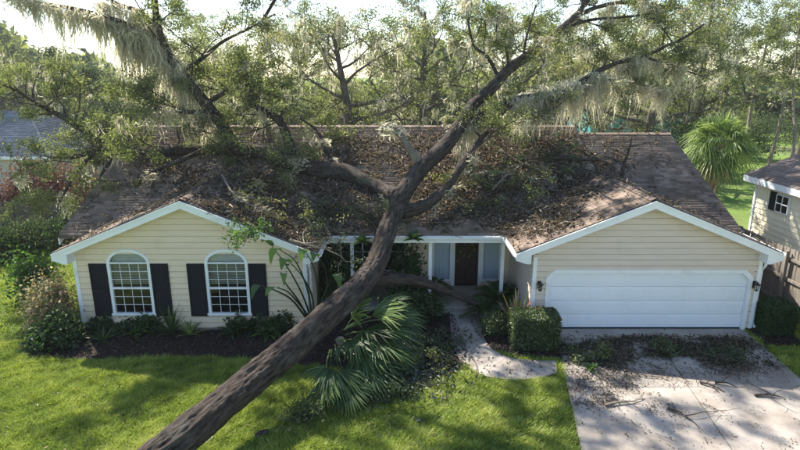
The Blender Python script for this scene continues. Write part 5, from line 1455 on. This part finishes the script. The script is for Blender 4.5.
for k, (a, b, lab) in enumerate([((715,382),(737,387),'dark bark strip lying on the right of the driveway'),((755,395),(785,398),'long dark bark strip at the right driveway edge'),((668,408),(690,420),'bundle of twigs on the sunny part of the driveway'),((605,405),(640,402),'reddish stick on the driveway near the lawn'),((700,382),(725,392),'thin stick crossing the driveway shadow')]):
    p, q = gp(*a,.085), gp(*b,.075); mid = (p+q)/2+Vector((.02,.04,.03))
    fallen_branch([p, mid, q], .035, lab, 360+k, nl=2, nleaf=0, mat='bark_pale' if k == 3 else 'bark_obj', group='sticks on the driveway')
strap_plant('weed_sprig', tuple(gp(591,370,.05)), 12, .3, .09, M['banana'], 'bright green leafy sprig lying at the driveway edge', 370, 1.0, .1, .3)

# bed mulch, turned leaves in the bed by the trunk
for poly, n, mt, nm, lab, s in ((BED_A,9000,'mulchleaf','mulch_chips','brown mulch chips and leaves under the arched windows',.07),(BED_B,7000,'mulchleaf','mulch_chips','brown mulch chips below the trunk fork',.07),(BED_C,3500,'mulchleaf','mulch_chips','brown mulch chips between walk and garage',.06),(BED_D,1200,'mulchleaf','mulch_chips','brown mulch chips at the right garage corner',.06)):
    q = np.array(poly); X = rn.uniform(q[:,0].min(),q[:,0].max(),n*2); Y = rn.uniform(q[:,1].min(),q[:,1].max(),n*2); k = in_poly(X,Y,poly)
    tag(leaves(nm, np.stack([X[k],Y[k],np.full(k.sum(),.03)+rn.uniform(0,.03,k.sum())],1), s, M[mt], None, .45, 1.5, rn), lab, 'mulch', kind='stuff')
X, Y = rn.normal(.35,.55,1500), rn.normal(13.4,.75,1500)
tag(leaves('torn_leaf_heap', np.stack([X,Y,.03+np.abs(rn.normal(0,.07,1500))],1), .13, M['litter_pale'], None, .5, .9, rn), 'heap of torn grey green leaves right of the crushed palm', 'leaf heap', kind='stuff')
n = 140; tag(twigs('heap_twigs', [(rn.normal(.4,.6),rn.normal(13.6,.8),.05) for _ in range(n)], rn.uniform(0,6.28,n), rn.uniform(.3,1.0,n), rn.uniform(.006,.016,n), M['twig'], lambda x,y: .03), 'twigs mixed into the heap of torn leaves', 'twigs', kind='stuff')
X, Y = rn.uniform(1.2,4.8,420), rn.uniform(13,17,420); k = in_poly(X,Y,WALKPOLY)
tag(leaves('walk_leaf_litter', np.stack([X[k],Y[k],np.full(k.sum(),.062)],1), .075, M['litter'], None, .5, 1.6, rn), 'few dry leaves on the curved walkway', 'leaf litter', kind='stuff')
X, Y = rn.uniform(-12,3.4,900), rn.uniform(8.4,14,900)
k = ~in_poly(X,Y,BED_A)&~in_poly(X,Y,BED_B)&~in_poly(X,Y,DRIVE)
tag(leaves('lawn_leaf_litter', np.stack([X[k],Y[k],np.full(k.sum(),.06)],1), .075, M['litter'], None, .5, 1.5, rn), 'fallen brown leaves dotted over the lawn', 'leaf litter', kind='stuff')
for k, (a, b, c, lab, lm) in enumerate([((425,352),(440,345),(456,338),'leafy broken branch beside the walkway under the fork','oak_dark'),((408,372),(424,366),(440,368),'leafy broken branch on the torn leaf heap','oak'),((370,402),(384,396),(400,398),'small leafy branch on the grass below the crushed palm','oak_dark'),((565,352),(580,356),(598,352),'leafy broken branch on the left of the driveway','oak'),((640,347),(665,350),(690,346),'dark leafy branch in the driveway leaf pile','oak_dark'),((700,352),(722,358),(745,356),'dark leafy branch near the right driveway edge','oak_dark'),((285,420),(297,414),(310,416),'small twig with leaves on the sunny lawn','oak')]):
    fallen_branch([gp(*a,.07), gp(*b,.16), gp(*c,.08)], .03, lab, 400+k, lm, 6, 'bark_obj', 0, 9 if k in (4,5) else 14, group='broken branches on the ground', tl=.34 if k > 1 else .5)
# white torn scrap and bark slab by the trunk
c = gp(207,437,.03); sc = MB(); pr = [(-.14,-.13),(.02,-.16),(.12,-.06),(.11,.05),(.16,.16),(.03,.12),(-.03,.17),(-.13,.07)]
sc.hexa([(x,y,.02+.05*(y+.2)) for x,y in pr], [(x,y,.035+.05*(y+.2)+.03*abs(x)) for x,y in pr]); o = sc.build('torn_scrap', M['white']); o.location = tuple(c); o.rotation_euler = (.25,0,.2); tag(o, 'white torn scrap lying under the trunk on the lawn', 'scrap')
for k, (a, b, lab) in enumerate([((222,418),(252,396),'dark bark slab leaning beneath the trunk on the lawn'),((255,437),(268,431),'small dark bark chunk on the lawn right of the trunk')]):
    p, q = gp(*a,.04), gp(*b,.10); d = (q-p); s = Vector((-d.y,d.x,0)).normalized()*.07; mb = MB()
    lo = [p-s, p+s*.7, p+d*.5+s*1.2, q+s*.3, q-s*.4, p+d*.4-s*1.1]; lo = [v-p for v in lo]
    mb.hexa(lo, [v+Vector((0,0,.045)) for v in lo]); o = mb.build('bark_slab', M['bark_obj']); o.location = tuple(p); tag(o, lab, 'bark', 'bark slabs on the lawn')

# ------------------------------------------------------------------ the lawn's blades
def lawn(n, x0, x1, y0, y1, h, w, label):
    X = rn.uniform(x0,x1,n); Y = rn.uniform(y0,y1,n)
    k = ~in_poly(X,Y,DRIVE)&~in_poly(X,Y,WALKPOLY)&~in_poly(X,Y,BED_A)&~in_poly(X,Y,BED_B)&~in_poly(X,Y,BED_C)&~in_poly(X,Y,BED_D)
    k &= ~((X > -10.4)&(X < 10.6)&(Y > 15.55))
    X, Y = X[k], Y[k]; n = len(X)
    tuft = np.sin(X*7.3+2*np.sin(Y*3.1))*np.sin(Y*8.1+2*np.sin(X*2.7))+.7*np.sin(X*2.1+1)*np.sin(Y*2.7)
    H = h*(1+.32*tuft)*rn.uniform(.55,1.3,n); a = rn.uniform(0,6.28,n); lean = rn.uniform(.5,2.0,n)*H; W = w*rn.uniform(.7,1.3,n)
    V = np.empty((n,3,3)); ca, sa = np.cos(a), np.sin(a)
    V[:,0] = np.stack([X-sa*W,Y+ca*W,np.zeros(n)],1); V[:,1] = np.stack([X+sa*W,Y-ca*W,np.zeros(n)],1); V[:,2] = np.stack([X+ca*lean,Y+sa*lean,H],1)
    tone = np.clip(.42+.20*tuft+rn.normal(0,.2,n),0,1)
    return tag(np_mesh('lawn_grass', V.reshape(-1,3), np.arange(3*n).reshape(-1,3), M['grass'], None, np.repeat(tone,3)), label, 'grass', kind='stuff')
lawn(430000, -13.5, 4.8, 7.6, 14.8, .085, .0095, 'green grass blades of the front lawn')
lawn(90000, -21, -9.8, 13.0, 24.8, .09, .016, 'grass blades of the lawn left of the house')
lawn(60000, 9.9, 12.4, 10, 22, .085, .012, 'grass blades of the strip right of the driveway')

# ------------------------------------------------------------------ the humid air
mb = MB(); mb.box(-170,170,-30,150,-1,24); hz_o = mb.build('haze', None or M['white']); hz_o.data.materials.clear()
hm = bpy.data.materials.new('haze_air'); hm.use_nodes = True; nt = hm.node_tree; nt.nodes.remove(nt.nodes['Principled BSDF'])
pv = nt.nodes.new('ShaderNodeVolumePrincipled'); pv.inputs['Color'].default_value = (.93,.95,1,1); pv.inputs['Density'].default_value = .0004; pv.inputs['Anisotropy'].default_value = .45
nt.links.new(pv.outputs[0], nt.nodes['Material Output'].inputs['Volume']); hz_o.data.materials.append(hm)
tag(hz_o, 'thin sunlit haze in the air among the trees', 'haze', kind='stuff')
